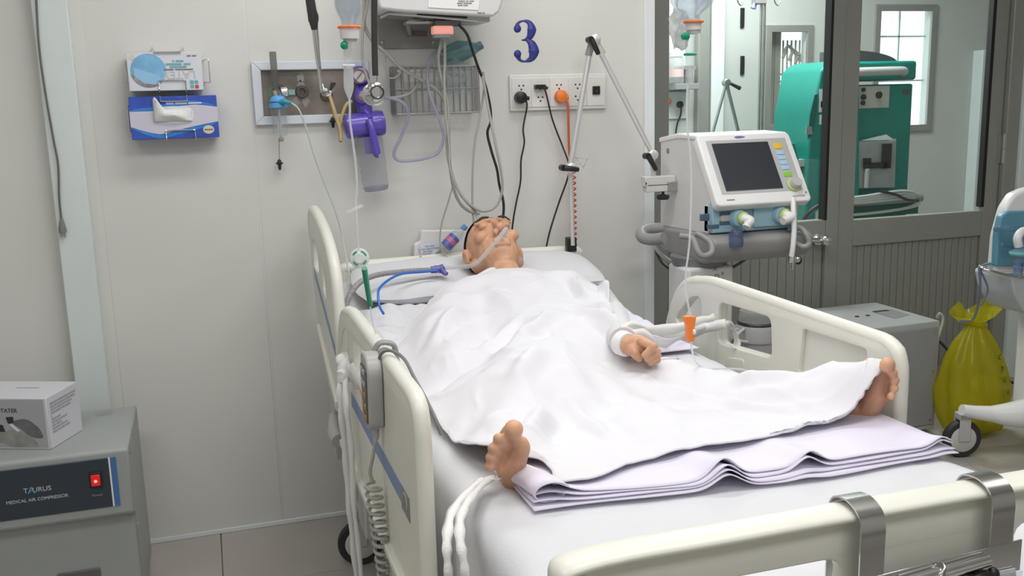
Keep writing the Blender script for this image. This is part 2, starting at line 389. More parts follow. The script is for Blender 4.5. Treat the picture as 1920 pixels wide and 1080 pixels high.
for nm, r, gm in (('window_2', r2, alu), ('window_3', r3, alu)):
    w = structure(nm); g = 0.03
    plate('frame', rc(r, 0.035), [rc(r, -0.012)], XZ(FY-0.005), 0.012, gm, w, bev=0.003)
    fr('glass_pane', (r[0], FY+0.05, r[1]), (r[2], FY+0.053, r[3]), pane, w, 0)
    if nm == 'window_2':
        xm = r[0] + (r[2]-r[0])*0.50
        nsl = 6; h = (r[3]-r[1])/nsl
        for k in range(3):
            wd = (xm-r[0])/3; fr('shutter_board', (r[0]+wd*k+0.002, FY+0.09, r[1]-0.1), (r[0]+wd*(k+1)-0.002, FY+0.12, r[3]+0.1), frame2, w, 0.003)
        for k in range(5):
            x = xm + 0.02 + (r[2]-xm-0.02)*k/4
            obj('bar', MB().tube([(x, FY+0.10, r[1]-0.05), (x, FY+0.10, r[3]-0.06)], 0.007, smooth=0), frame2, w)
        zc = r[1] + (r[3]-r[1])*0.47
        for dz, dx in ((0.05, 0.0), (-0.0, 0.0), (-0.17, 0.1), (-0.22, 0.1)):
            obj('cross_bar', MB().tube([(xm+dx, FY+0.10, zc+dz), (r[2] if dx else xm+0.16, FY+0.10, zc+dz)], 0.007, smooth=0), frame2, w)
        mb = MB()
        for k in range(3): mb.tube([(xm+0.05*k+0.02, FY+0.10, r[3]-0.18-0.02*k), (xm+0.05*k+0.06, FY+0.10, r[3]-0.10-0.03*k), (xm+0.05*k+0.13, FY+0.10, r[3]-0.16-0.05*k)], 0.012)
        obj('scroll_work', mb, frame2, w)
    else:
        pm = mat('white_window_bar', (0.80, 0.80, 0.78), 0.5)
        zc = r[1] + (r[3]-r[1])*0.40; xm = r[0]+(r[2]-r[0])*0.5
        fr('bar', (r[0], FY+0.06, zc-0.006), (r[2], FY+0.075, zc+0.006), pm, w, 0.001)
        fr('bar', (xm-0.006, FY+0.06, zc), (xm+0.006, FY+0.075, r[3]), pm, w, 0.001)
        zc = r[1] + (r[3]-r[1])*0.78
        fr('bar', (r[0], FY+0.06, zc-0.006), (r[2], FY+0.075, zc+0.006), pm, w, 0.001)
# things in the next room
sh = thing('wall_shelf', 'grey shelf on the far wall seen through the left glass pane', 'shelf', F(1270, 165))
fr('board', F(1246, 158)+Vector((0,-0.16,0)), F(1290, 168)+Vector((0,-0.002,0)), greyp, sh, 0.003)
a = F(1266, 128)
obj('bracket', MB().box((a.x-0.008, FY-0.10, F(1266,158).z), (a.x+0.008, FY-0.004, a.z)).box((a.x-0.008, FY-0.10, a.z-0.012), (a.x+0.10, FY-0.004, a.z+0.012)), greyp, sh)
j = thing('plastic_jar', 'clear plastic jar with pale label on the far shelf', 'jar', F(1256, 158))
b = F(1254, 157); b.y = FY-0.10
obj('body', MB().lathe([(0.05,0),(0.052,0.01),(0.052,0.15),(0.04,0.165),(0.04,0.17)], b, n=20), clearm, j)
obj('lid', MB().lathe([(0.045,0.17),(0.045,0.20),(0.04,0.205)], b, n=20), white, j)
obj('label', MB().lathe([(0.0525,0.04),(0.0525,0.09)], b, n=20), mat('pink_label', (0.75,0.55,0.55), 0.6), j)
so = thing('outlet_plate', 'small white outlet plate beyond the glass below the grey shelf', 'outlet', F(1265, 195))
fr('plate', F(1246, 172)+Vector((0,-0.012,0)), F(1288, 222)+Vector((0,-0.001,0)), white, so, 0.003)
for px, py, m in ((1249, 190, orange), (1272, 196, black)):
    c = F(px, py); c.y = FY-0.013
    obj('plug', MB().lathe([(0.022,0),(0.022,0.02),(0.012,0.03)], c, (0,-1,0), 16), m, so)
obj('cord', MB().tube([F(1272,196)+Vector((0,-0.04,0)), F(1271,215)+Vector((0,-0.04,0)), F(1266,232)+Vector((0,-0.03,0)), F(1263,250)+Vector((0,-0.03,0))], 0.006), cordb, so)
arm2 = thing('support_arm', 'thin folded tube support arm standing beyond the left glass pane', 'arm', at(1365, 250, y=5.4))
Q = lambda px, py: at(px, py, y=5.4)
obj('tube', MB().tube([Q(1362,155), Q(1336,250), Q(1322,300), Q(1300,420)], 0.009, smooth=0), steel, arm2)
obj('tube', MB().tube([Q(1362,155), Q(1385,250), Q(1396,300), Q(1420,420)], 0.011, smooth=0), steel, arm2)
obj('joint', MB().lathe([(0.02,-0.02),(0.024,-0.015),(0.024,0.015),(0.02,0.02)], Q(1362,155), (0,1,0), 16), steel, arm2)
obj('clamp_lever', MB().tube([Q(1366,157)+Vector((0,-0.025,0)), Q(1383,166)+Vector((0,-0.03,0))], [0.009,0.013], smooth=0), black, arm2)
ip = thing('iv_pole', 'steel double rod drip pole with hooks beyond the left glass pane', 'pole', at(1423, 250, y=5.6))
Q = lambda px, py: at(px, py, y=5.6)
q0, q1 = Q(1421, 300), Q(1427, 300)
for q in (q0, q1): obj('rod', MB().tube([(q.x, 5.6, 0.12), (q.x, 5.6, Q(1424,3).z)], 0.009, smooth=0), steel, ip)
obj('clamp', MB().box(Q(1413, 8)+Vector((0,-0.03,0)), Q(1433, -3)+Vector((0,0.03,0))), greyp, ip, bevel=0.005)
for px, m in ((1388, chrome), (1457, chrome)):
    obj('hook', MB().tube([Q(1424,-8), Q((1424+px)/2,-20), Q(px-4,-12), Q(px-5,2), Q(px+1,10), Q(px+6,3)], 0.005), m, ip)
obj('clip', MB().tube([Q(1417,2), Q(1412,16)], [0.012, 0.018], smooth=0), mat('violet_clip', (0.25,0.25,0.6), 0.4), ip)
mb = MB()
for k in range(5):
    a = 2*PI*k/5; mb.tube([(q0.x,5.6,0.12), (q0.x+0.25*math.cos(a),5.6+0.25*math.sin(a),0.03)], 0.012, smooth=0)
    mb.ball((q0.x+0.25*math.cos(a),5.6+0.25*math.sin(a),0.025), 0.025)
obj('base', mb, steel, ip)
# teal dialysis machine
TY = 4.95
T = lambda px, py, dy=0.0: at(px, py, y=TY+dy)
teal = mat('teal_plastic', (0.0, 0.235, 0.19), 0.4, var=0.06, vscale=5)
tealb = mat('teal_plastic_dark', (0.0, 0.12, 0.10), 0.45)
tm = thing('dialysis_machine', 'teal dialysis machine standing behind the glass door, seen from its back', 'machine', (T(1640,300).x, TY+0.2, 0))
xl, xr = T(1590, 250).x, T(1708, 250).x
zt1 = T(1650, 120).z
obj('body', MB().box((xl-0.10, TY, 0.15), (xr, TY+0.35, T(1700,155).z-0.006)), teal, tm, bevel=0.012)
obj('top_unit', MB().box((xl-0.10, TY-0.02, T(1700,150).z), (xr+0.004, TY+0.34, T(1700,114).z)), teal, tm, bevel=0.015)
mb = MB()
x0, x1 = T(1590,120).x, T(1690,120).x; n = 14
mb.prism([(x0,TY+0.03,T(1640,122).z)] + [(x0+(x1-x0)*math.sin(PI/2*k/n), TY+0.03, T(1640,120).z + (T(1640,93).z-T(1640,120).z)*math.cos(PI/2*k/n)) for k in range(n+1)], (0,0.25,0))
obj('dome', mb, mat('smoky_grey_cover', (0.09,0.095,0.10), 0.3), tm)
pts = [T(1500,420), T(1503,300), T(1512,215), T(1527,135), T(1538,122), T(1556,115), T(1600,115), T(1600,420)]
obj('side_tower', MB().prism([p+Vector((0,-0.06,0)) for p in pts], (0,0.40,0)), teal, tm, bevel=0.012)
ps = [(1515,262),(1519,215),(1528,178),(1533,176),(1531,215),(1524,250)]
obj('grip_recess', MB().prism([T(a,b,-0.066) for a, b in ps], (0,0.008,0)), tealb, tm)
obj('grip_pad', MB().prism([T(a,b,-0.069) for a, b in ((1511,252),(1524,252),(1522,237),(1513,237))], (0,0.006,0)), greyp, tm)
for a, b in ((167,210),(215,233)):
    obj('label_strip', MB().box(T(1537,a,-0.064), T(1549,b,-0.060)), white, tm)
for s in (0, 1): obj('label_patch', MB().box(T(1540,190+22*s*0,-0.067), T(1546,201,-0.0642)), teal, tm)
obj('handle', MB().tube([T(1596,140,-0.02), T(1598,136,-0.09), T(1640,134,-0.10), T(1690,133,-0.09), T(1694,136,-0.02)], 0.026, n=14), lgrey, tm)
obj('connector_panel', MB().box(T(1598,162,-0.010), T(1664,202,0.004)), mat('beige_panel', (0.50,0.50,0.44), 0.5), tm, bevel=0.003)
for px, py, r in ((1618,168,.012),(1618,182,.016),(1617,193,.013),(1647,178,.02)):
    obj('port', MB().lathe([(r,0),(r,0.012),(r*.6,0.014)], T(px,py,-0.010), (0,-1,0), 14), black, tm)
obj('badge', MB().box(T(1694,168,-0.004), T(1704,176,0.002)), mat('dull_red', (0.2,0.06,0.08), 0.5), tm)
pk = [T(1597,258,-0.05), T(1600,266,-0.05), T(1676,264,-0.05), T(1681,260,-0.05), T(1678,352,-0.05), T(1594,354,-0.05)]
obj('metal_pocket', MB().prism(pk, (0,0.05,0)), mat('grey_metal_pocket', (0.42,0.43,0.43), 0.4, 0.3, var=0.15, vscale=14), tm, bevel=0.003)
obj('paper', MB().add([T(1612,264,-0.03), T(1676,262,-0.03), T(1662,252,-0.03), T(1640,257,-0.02)], [(0,1,2,3)]), white, tm)
for px, py in ((1604,284),(1604,300),(1603,315),(1602,328),(1601,343)):
    obj('rivet', MB().ball(T(px,py,-0.052), 0.009, 8, 5), black, tm)
for q_ in ((1658,270,1667,315),(1622,306,1660,314),(1622,297,1630,307)): obj('bracket', MB().box(T(q_[0],q_[1],-0.07), T(q_[2],q_[3],-0.052)), black, tm)
obj('pipe', MB().tube([T(1626,316,-0.065), T(1624,352,-0.065)], 0.014, smooth=0), lgrey, tm)
obj('shelf_bar', MB().tube([T(1560,380,-0.12), T(1640,376,-0.13), T(1726,370,-0.12)], 0.028, n=12), greyp, tm)
obj('shelf_bar', MB().box(T(1585,388,-0.1), T(1700,397,0.0)), tealb, tm)
mb = MB()
for k in range(4):
    mb.tube([T(1530,400+4*k,-0.13), T(1560,376+3*k,-0.16), T(1620,368+4*k,-0.17), T(1690,358+5*k,-0.16), T(1718,364+3*k,-0.14), T(1722,378+2*k,-0.13), T(1690,392,-0.14), T(1610,402,-0.14), T(1540,405,-0.13)], 0.008, n=8)
obj('coiled_hose', mb, mat('pale_hose', (0.6,0.62,0.60), 0.4), tm)
obj('cable', MB().tube([T(1650,358,-0.18), T(1680,365,-0.19), T(1700,374,-0.19), T(1722,376,-0.16)], 0.008), cordb, tm)
obj('cable', MB().tube([T(1502,418,-0.10), T(1520,395,-0.13), T(1548,378,-0.14)], 0.011), cordb, tm)
obj('side_shelf', MB().box(T(1488,300,-0.03), T(1506,306,0.2)), lgrey, tm)
obj('side_box', MB().prism([T(a,b,-0.02) for a, b in ((1478,330),(1505,330),(1500,300),(1492,268),(1478,264))], (0,0.2,0)), teal, tm, bevel=0.01)
obj('base', MB().box((xl-0.35, TY-0.1, 0.06), (xr, TY+0.4, 0.15)), lgrey, tm, bevel=0.02)
mb = MB()
for xx in (xl-0.3, xr-0.06):
    for yy in (TY-0.05, TY+0.34): mb.lathe([(0.03,-0.015),(0.04,-0.012),(0.04,0.012),(0.03,0.015)], (xx,yy,0.04), (1,0,0), 16)
obj('caster', mb, black, tm)
# ================================================================ WALL ITEMS
Wl = lambda px, py, dy=0.0: at(px, py, y=D+dy)
# --- wire holders with glove box and tissue box
def wire(pts, r=0.0022): return MB().tube(pts, r, n=8, smooth=3)
gb = thing('glove_box', 'white and pale blue glove box printed upside down, in the upper wire holder', 'box', Wl(310, 135, -0.06))
fa, fb = Wl(231, 101, -0.085), Wl(387, 169, -0.085)
x0, x1, z1, z0 = fa.x+0.008, fb.x-0.008, Wl(310, 98, -0.085).z, Wl(310, 170, -0.085).z
yb = D-0.085
paper = mat('printed_card_white', (0.72, 0.75, 0.82), 0.4, var=0.02)
obj('carton', MB().box((x0, yb, z0), (x1, D-0.012, z1)), paper, gb, bevel=0.0015, seg=1)
cx, cz = x0 + (x1-x0)*0.275, z0 + (z1-z0)*0.53; R0 = (z1-z0)*0.44
disc = MB().prism([(cx+R0*1.02*math.cos(2*PI*k/32), yb-0.0008, cz+R0*math.sin(2*PI*k/32)) for k in range(32)], (0, 0.0006, 0))
obj('round_print', disc, mat('light_blue_print', (0.22, 0.50, 0.78), 0.45, var=0.12, vscale=30), gb)
seg_ = [(cx+R0*1.03*math.cos(t), yb-0.0014, cz+R0*math.sin(t)) for t in [PI*(1.05+0.62*k/10) for k in range(11)]]
obj('round_print', MB().prism(seg_ + [(cx+0.01, yb-0.0014, cz-R0*0.70), (cx-R0*0.55, yb-0.0014, cz-R0*0.5)], (0, 0.0006, 0)), mat('glove_photo_grey', (0.30,0.29,0.30), 0.5, var=0.5, vscale=60), gb)
obj('torn_flap', MB().prism([(cx-R0*0.85,yb-0.0022,cz+R0*0.2),(cx+R0*0.55,yb-0.0022,cz-R0*0.28),(cx+R0*0.72,yb-0.0022,cz-R0*0.62),(cx+R0*0.35,yb-0.0022,cz-R0*0.84),(cx-R0*0.3,yb-0.0022,cz-R0*0.75),(cx-R0*0.8,yb-0.0022,cz-R0*0.35)], (0,0.0008,0)), mat('flap_blue', (0.33,0.60,0.88), 0.5), gb)
tx = x0 + (x1-x0)*0.68; u = -X3; v = -Z3; yt = yb-0.0009
teali = mat('teal_print', (0.18, 0.45, 0.52), 0.6); paleg = mat('pale_grey_print', (0.60,0.62,0.66), 0.5)
text('lettering', 'LATEX', 0.036, (tx, yt, z0+(z1-z0)*0.42), u, v, paleg, gb)
text('lettering', '#EXAMINATION GLOVES', 0.0085, (tx, yt, z0+(z1-z0)*0.55), u, v, inkg, gb, sx=1.1)
text('lettering', '#POWDERED', 0.012, (tx, yt, z0+(z1-z0)*0.62), u, v, teali, gb)
text('lettering', '#NON STERILE', 0.012, (tx, yt, z0+(z1-z0)*0.69), u, v, teali, gb, sx=1.1)
text('lettering', '#SIZE S', 0.011, (tx, yt, z0+(z1-z0)*0.77), u, v, teali, gb)
text('lettering', '#100 PCS', 0.008, (x1-0.03, yt, z1-0.012), u, v, inkg, gb)
for i, (dx, dz, m) in enumerate(((0.036,0.026,teali),(0.022,0.026,teali),(0.036,0.012,teali),(0.021,0.011,mat('red_print',(0.55,0.10,0.10),0.6)))):
    obj('mark', MB().prism(roundpoly([(a, b) for a, b in ((-.006,-.006),(.006,-.006),(.006,.006),(-.006,.006))], .003) and [(x1-dx+a, yt, z0+dz+b) for a, b in roundpoly(((-.006,-.006),(.006,-.006),(.006,.006),(-.006,.006)), .003)], (0,0.0006,0)), m, gb)
obj('seal', MB().prism([(x0+0.017+0.008*math.cos(2*PI*k/16), yt, z1-0.016+0.008*math.sin(2*PI*k/16)) for k in range(16)], (0,0.0006,0)), mat('cream_seal', (0.70,0.68,0.58), 0.5), gb)
gh = thing('wire_holder', 'chrome wire holder carrying the white glove box', 'holder', Wl(310, 150, -0.02))
yf = yb-0.004
zb = z0-0.003
a1, b1 = x0+(x1-x0)*0.38, x0+(x1-x0)*0.72
obj('wire_loop', wire([(a1-0.01, D-0.003, z1+0.016), (a1-0.008, D-0.05, z1+0.018),(a1, yf, z1+0.002), (a1+0.004, yf, z1-0.0), (b1-0.004, yf, z1-0.0),(b1, yf, z1+0.002),(b1+0.008, D-0.05, z1+0.018), (b1+0.01, D-0.003, z1+0.016)]), chrome, gh)
c1, c2 = x0+(x1-x0)*0.40, x0+(x1-x0)*0.76
obj('wire_loop', wire([(c1, D-0.003, zb), (c1, yf, zb), (c1, yf, zb+0.03), (c1+0.006, yf, zb+0.036), (c2-0.006, yf, zb+0.036), (c2, yf, zb+0.03), (c2, yf, zb), (c2, D-0.003, zb)]), chrome, gh)
obj('wire_loop', wire([(x1+0.004, D-0.003, z1-0.025), (x1+0.02, D-0.045, z1-0.022), (x1+0.022, D-0.05, z1-0.03), (x1+0.022, D-0.05, zb+0.035), (x1+0.02, D-0.045, zb+0.028), (x1+0.004, D-0.003, zb+0.03)]), chrome, gh)
obj('wire_loop', wire([(x0-0.004, D-0.003, z1-0.025), (x0-0.006, D-0.06, z1-0.03), (x0-0.006, D-0.06, zb+0.035), (x0-0.004, D-0.003, zb+0.03)]), chrome, gh)
tb = thing('tissue_box', 'blue and white tissue box with a tissue poking out, in the lower wire holder', 'box', Wl(325, 220, -0.06))
x0, x1, z1, z0 = Wl(240,220,-0.085).x+0.006, Wl(411,220,-0.085).x-0.004, Wl(325,180,-0.085).z, Wl(325,260,-0.085).z
w_, h_ = x1-x0, z1-z0
blue1 = mat('royal_blue_print', (0.045, 0.10, 0.50), 0.35, var=0.25, vscale=14); blue2 = mat('bright_blue_print', (0.04,0.25,0.70), 0.35, var=0.2, vscale=14)
obj('carton', MB().box((x0, yb, z0), (x1, D-0.012, z1)), blue1, tb, bevel=0.0015, seg=1)
def pan(nm, pts, m, dy): return obj(nm, MB().prism([(x0+w_*a, yb-dy, z0+h_*b) for a, b in pts], (0, 0.0006, 0)), m, tb)
def curve(fn, n=16): return [(k/n, fn(k/n)) for k in range(n+1)]
up = lambda t: 0.70 + 0.08*math.sin(t*PI*1.0-0.3) - 0.08*t**3 if False else 0.66 + 0.13*math.sin(max(0,t-0.25)*PI*0.9) - 0.05*max(0,(t-0.75))*4
lo = lambda t: 0.30 - 0.20*math.sin(min(t/0.42,1)*PI/2)*(1 if t < 0.42 else 1) + 0.28*max(0,(t-0.35)/0.65)**0.8
pan('print_band', curve(up) + curve(lo)[::-1], mat('pale_lilac_print', (0.66,0.64,0.76), 0.4), 0.0008)
pan('print_swoosh', curve(lambda t: up(t)+0.012) + curve(lambda t: up(t)+0.015+0.10*math.sin(t*PI)**0.7)[::-1], blue2, 0.0008)
pan('print_swoosh', curve(lambda t: lo(t)-0.012) + curve(lambda t: max(0.005, lo(t)-0.02-0.09*math.sin(t*PI)**0.7))[::-1], blue2, 0.0008)
op = rrect(0.27, 0.36, 0.70, 0.76, 0.10, 6)
ow = [(x0+w_*a, yb-0.0016, z0+h_*b) for a, b in roundpoly(((0.26,0.36),(0.72,0.36),(0.72,0.76),(0.26,0.76)), 0.16, 6)]
obj('tissue_opening', MB().prism(ow, (0,0.001,0)), mat('tissue_paper', (0.80,0.82,0.82), 0.9, bump=0.4, bscale=90), tb)
def tis(u_, v_):
    a = 0.27 + 0.43*u_; b = 0.40 + 0.30*v_ + 0.30*max(0, 1-abs(u_-0.06)/0.22)*v_**2
    k = math.sin(u_*PI)*math.sin(v_*PI)
    return (x0+w_*a, yb-0.004-0.016*k-0.02*v_*max(0,1-abs(u_-0.1)/0.3) - 0.003*noise.noise(Vector((u_*5,v_*3,1))) - 0.002*math.sin(u_*9+v_*6), z0+h_*b)
o = obj('tissue', MB().grid(tis, 20, 10), MATS['tissue_paper'], tb, recalc=False)
o.modifiers.new('thick', 'SOLIDIFY').thickness = 0.001
obj('oval_seal', MB().prism([(x1-w_*0.12+w_*0.065*math.cos(2*PI*k/24), yb-0.0012, z0+h_*0.19+h_*0.10*math.sin(2*PI*k/24)) for k in range(24)], (0,0.0008,0)), mat('cream_seal', (0.7,0.68,0.58)), tb)
text('lettering', '#TISSUE', 0.0085, (x1-w_*0.12, yb-0.0016, z0+h_*0.19), X3, Z3, mat('brown_print', (0.35,0.14,0.05), 0.6), tb)
text('lettering', '#SOFT FACIAL TISSUES', 0.011, (x0+w_*0.62, yb-0.0009, z1-h_*0.175), X3, Z3, mat('pale_lilac_print', (0.66,0.64,0.76)), tb)
th = thing('wire_holder', 'chrome wire holder carrying the blue tissue box', 'holder', Wl(325, 230, -0.02))
zb = z0-0.003
c1, c2 = x0+w_*0.39, x0+w_*0.72
obj('wire_loop', wire([(c1, D-0.003, zb), (c1, yf, zb), (c1, yf, zb+0.024), (c1+0.006, yf, zb+0.03), (c2-0.006, yf, zb+0.03), (c2, yf, zb+0.024), (c2, yf, zb), (c2, D-0.003, zb)]), chrome, th)
c1, c2 = x0+w_*0.36, x0+w_*0.66
obj('wire_loop', wire([(c1, D-0.003, z1+0.003), (c1, yf, z1+0.003), (c1, yf, z1-0.012), (c1+0.006, yf, z1-0.017), (c2-0.006, yf, z1-0.017), (c2, yf, z1-0.012), (c2, yf, z1+0.003), (c2, D-0.003, z1+0.003)]), chrome, th)
obj('wire_loop', wire([(x0-0.002, D-0.003, z1-0.03), (x0-0.005, D-0.06, z1-0.034), (x0-0.005, D-0.06, zb+0.035), (x0-0.002, D-0.003, zb+0.03)]), chrome, th)
# --- loose cord with plug on the left post
pc = thing('hanging_cord', 'grey cord with a two pin plug hanging down beside the left wall post', 'cord', at(118, 440, y=D-0.06))
G = lambda px, py: at(px, py, y=D-0.066)
obj('cord', MB().tube([G(66,-60), G(69,20), G(74,95), G(86,180), G(100,260), G(109,310), G(111,370), G(115,412)], 0.0035, n=8), mat('dusty_cord', (0.16,0.15,0.14), 0.6), pc)
obj('plug', MB().tube([G(115,410), G(116,418), G(117,430), G(118,436)], [0.005,0.008,0.012,0.012], smooth=2), mat('dusty_plug', (0.22,0.22,0.21), 0.6), pc)
for dx in (-4, 4): obj('pin', MB().obox((G(118+dx,440)), (0.002,0,0), (0,0.003,0), (0,0,0.009)), steel, pc)
# --- medical gas panel
gp = thing('gas_outlet_panel', 'white framed gas outlet panel with a stained metal back on the wall', 'panel', Wl(585, 170))
pa, pb = Wl(470, 116), Wl(694, 228)
xa, xb, za, zb_ = pa.x, pb.x, pb.z, pa.z
fwid = 0.030
frm = mat('pale_lilac_white_frame', (0.72, 0.76, 0.84), 0.4)
o1, i1 = [(xa,za),(xb,za),(xb,zb_),(xa,zb_)], [(xa+fwid,za+fwid),(xb-fwid,za+fwid),(xb-fwid,zb_-fwid),(xa+fwid,zb_-fwid)]
for k in range(4):
    q = [o1[k], o1[(k+1)%4], i1[(k+1)%4], i1[k]]
    obj('frame_strip', MB().prism([(a, D-0.022, b) for a, b in q], (0, 0.020, 0)), frm, gp, bevel=0.003)
def stain(name):
    m = mat(name, (0.23, 0.20, 0.175), 0.42, 0.35, var=0.35, vscale=7, bump=0.2, bscale=30); return m
obj('back_plate', MB().box((xa+fwid-0.004, D-0.006, za+fwid-0.004), (xb-fwid+0.004, D-0.001, zb_-fwid+0.004)), stain('stained_steel'), gp)
Gp = lambda px, py, dy=-0.008: at(px, py, y=D+dy)
for px, py in ((525,170),(566,172),(612,178)):
    obj('outlet_socket', MB().lathe([(0.020,0),(0.022,0.004),(0.020,0.010),(0.012,0.010),(0.011,0.002)], Gp(px,py,-0.006), (0,-1,0), 22), mat('tarnished_brass', (0.12,0.11,0.10), 0.4, 0.7), gp)
for px, py, dx in ((564,160,3),(571,190,9),(556,192,-5),(563,146,0)):
    obj('glue_mark', MB().prism([Gp(px+dx*0.3+7*math.cos(a)*(1+.3*math.sin(k*2.4+dx)), py+9*math.sin(a)*(1+.35*math.sin(k*1.7+dx)), -0.0066) for k, a in enumerate([2*PI*i/10 for i in range(10)])], (0,0.0005,0)), mat('grey_residue', (0.28,0.265,0.25), 0.7), gp)
obj('label_tag', MB().box(Gp(534,168,-0.012), Gp(553,178,-0.007)), mat('pale_teal_tag', (0.25,0.45,0.42), 0.5), gp)
# --- oxygen flowmeter with humidifier
fm = thing('oxygen_flowmeter', 'oxygen flowmeter with sky blue cap and clear humidifier bottle at the gas panel', 'flowmeter', Gp(525, 200, -0.07))
G = lambda px, py, dy=-0.07: at(px, py, y=D+dy)
obj('flow_tube', MB().tube([G(511,97), G(517,170)], [0.0115,0.0115], n=16, smooth=0), clear('smoky_tube', (0.62,0.62,0.58), body=0.35, bodycol=(0.35,0.35,0.32)), fm)
obj('valve_body', MB().tube([G(516,168), G(522,196)], [0.010,0.008], smooth=0).tube([G(525,172,-0.01), G(521,176,-0.06)], 0.013, smooth=0).lathe([(0.014,-0.012),(0.017,-0.01),(0.017,0.01),(0.014,0.012)], G(533,172,-0.06), (1,0,0.1), 18), chrome, fm)
obj('green_ring', MB().tube([G(512+7*math.cos(t), 174+10*math.sin(t), -0.075) for t in [2*PI*k/14 for k in range(14)]], 0.002, closed=True, smooth=0, n=6), green, fm)
ct = G(523, 198); ax = (G(527,262)-G(521,190)).normalized()
obj('cap', MB().lathe([(0.012,-0.012),(0.022,-0.008),(0.027,0.0),(0.028,0.008),(0.022,0.010),(0.030,0.014),(0.031,0.028),(0.028,0.030)], G(521,186), ax, 26), cap_blue, fm)
obj('cap_spout', MB().tube([G(524,192,-0.09), G(535,191,-0.11), G(546,193,-0.11)], [0.010,0.008,0.006]), mat('teal_spout', (0.03,0.35,0.42), 0.4), fm)
obj('bottle', MB().lathe([(0.026,0.028),(0.027,0.05),(0.025,0.055),(0.025,0.118),(0.020,0.124),(0.001,0.124)], G(521,186), ax, 26), clearp, fm)
obj('dip_tube', MB().tube([G(523,205), G(527,258)], 0.004, smooth=0), lgrey, fm)
obj('diffuser', MB().lathe([(0.006,0),(0.009,0.004),(0.009,0.010),(0.006,0.013)], G(527,258), ax, 14), greyp, fm)
obj('pull_wire', MB().tube([G(523,262,-0.03), G(524,305,-0.03)], 0.0015, smooth=0), greyp, fm)
def tassel(px, py, dy, parent):
    c = at(px, py, y=D+dy)
    obj('stopper', MB().lathe([(0.002,0.014),(0.006,0.010),(0.008,0.004),(0.014,0.0),(0.010,-0.004),(0.006,-0.006),(0.005,-0.02),(0.003,-0.024)], c, (0,0,1), 14), black, parent)
tassel(524, 306, -0.03, fm)
ot = thing('oxygen_tube', 'thin pale green oxygen tube hanging from the blue capped flowmeter to the bed', 'tube', G(600, 330, -0.1))
obj('tube', MB().tube([G(546,193,-0.11), G(560,205,-0.12), G(575,243,-0.12), G(592,300,-0.12), G(612,352,-0.12), G(630,400,-0.12), G(641,440,-0.12), G(652,500,-0.17), G(660,530,-0.22)], 0.0032, n=8), mat('pale_green_tube', (0.50,0.60,0.55), 0.3), ot)
# --- suction regulator, canister
su = thing('suction_regulator', 'purple suction regulator with round gauge and clear canister beside the gas panel', 'suction unit', G(690, 220, -0.09))
obj('gauge', MB().lathe([(0.026,0.0),(0.030,0.004),(0.031,0.022),(0.029,0.028),(0.025,0.028)], G(673,143,-0.06), (0.05,-1,0.1), 28), purple, su)
obj('gauge_face', MB().lathe([(0.0245,0.0),(0.0245,0.0295)], G(673,143,-0.06), (0.05,-1,0.1), 26), mat('gauge_face', (0.62,0.57,0.55), 0.4), su)
gc = G(673, 143, -0.095)
obj('gauge_needle', MB().obox(gc+Vector((0,0.003,0)), (0.011,0,0.013), (0,0.001,0), (0.0014,0,-0.0012)), inkg, su)
obj('gauge_rim', MB().tube([gc+Vector((0.0235*math.cos(t), 0.004, 0.0235*math.sin(t))) for t in [2*PI*k/24 for k in range(24)]], 0.0022, closed=True, smooth=0, n=6), mat('dull_brass', (0.35,0.22,0.16), 0.4, 0.5), su)
obj('gauge_cover', MB().prism([G(a,b,-0.075) for a, b in ((662,128),(668,123),(684,124),(692,140),(696,165),(690,168),(684,140),(674,128))], (0,0.05,0)), purple, su, bevel=0.003)
obj('body', MB().tube([G(676,160,-0.05), G(680,182,-0.07), G(684,208,-0.08), G(686,226,-0.08)], [0.018,0.032,0.026,0.020], n=18), purple, su)
obj('knob', MB().lathe([(0.022,0),(0.024,0.01),(0.022,0.03),(0.016,0.034)], G(679,184,-0.09), (-0.2,-1,0.1), 18), purple, su)
obj('knob_cap', MB().lathe([(0.013,0.03),(0.013,0.036),(0.010,0.038)], G(679,184,-0.09), (-0.2,-1,0.1), 18), mat('bronze_cap', (0.30,0.2,0.18), 0.4, 0.4), su)
obj('canister_lid', MB().lathe([(0.030,-0.072),(0.042,-0.066),(0.044,-0.05),(0.044,0.03),(0.046,0.05),(0.042,0.066),(0.030,0.070)], G(684,234,-0.085), (1,0,0.08), 26).tube([G(683,215,-0.085), G(686,232,-0.085)], [0.02,0.03]), purple, su)
obj('lid_port', MB().tube([G(681,207,-0.10), G(690,214,-0.10), G(695,224,-0.12)], [0.010,0.013,0.011]), purple, su)
obj('lever', MB().tube([G(692,225,-0.14), G(698,245,-0.15), G(706,285,-0.15), G(708,290,-0.15)], [0.013,0.0125,0.0145,0.011], n=14), purple, su)
obj('lid_skirt', MB().box(G(684,258,-0.12), G(697,288,-0.10)), mat('violet_translucent', (0.16,0.13,0.55), 0.35), su, bevel=0.004)
cx_ = (G(706,357,-0.085)-G(690,245,-0.085)); L = cx_.length; ax = cx_.normalized()
obj('canister', MB().lathe([(0.046,0.02),(0.047,L*0.5),(0.0455,L*0.94),(0.041,L),(0.001,L)], G(690,245,-0.085), ax, 32), clear('canister_clear', (0.93,0.93,0.95), body=0.22, bodycol=(0.62,0.62,0.66)), su)
obj('canister_base', MB().lathe([(0.044,L*0.93),(0.0405,L*0.995),(0.001,L*0.995)], G(690,245,-0.085), ax, 32), clear('canister_base_clear', (0.85,0.85,0.93), body=0.4, bodycol=(0.5,0.5,0.62)), su)
for k in range(7):
    p = G(668+2.4*k, 258+16*k, -0.085-0.035)
    obj('scale_mark', MB().obox(p, (0.005,0,0), (0,0.0004,0), (0,0,0.0008)), inkg, su)
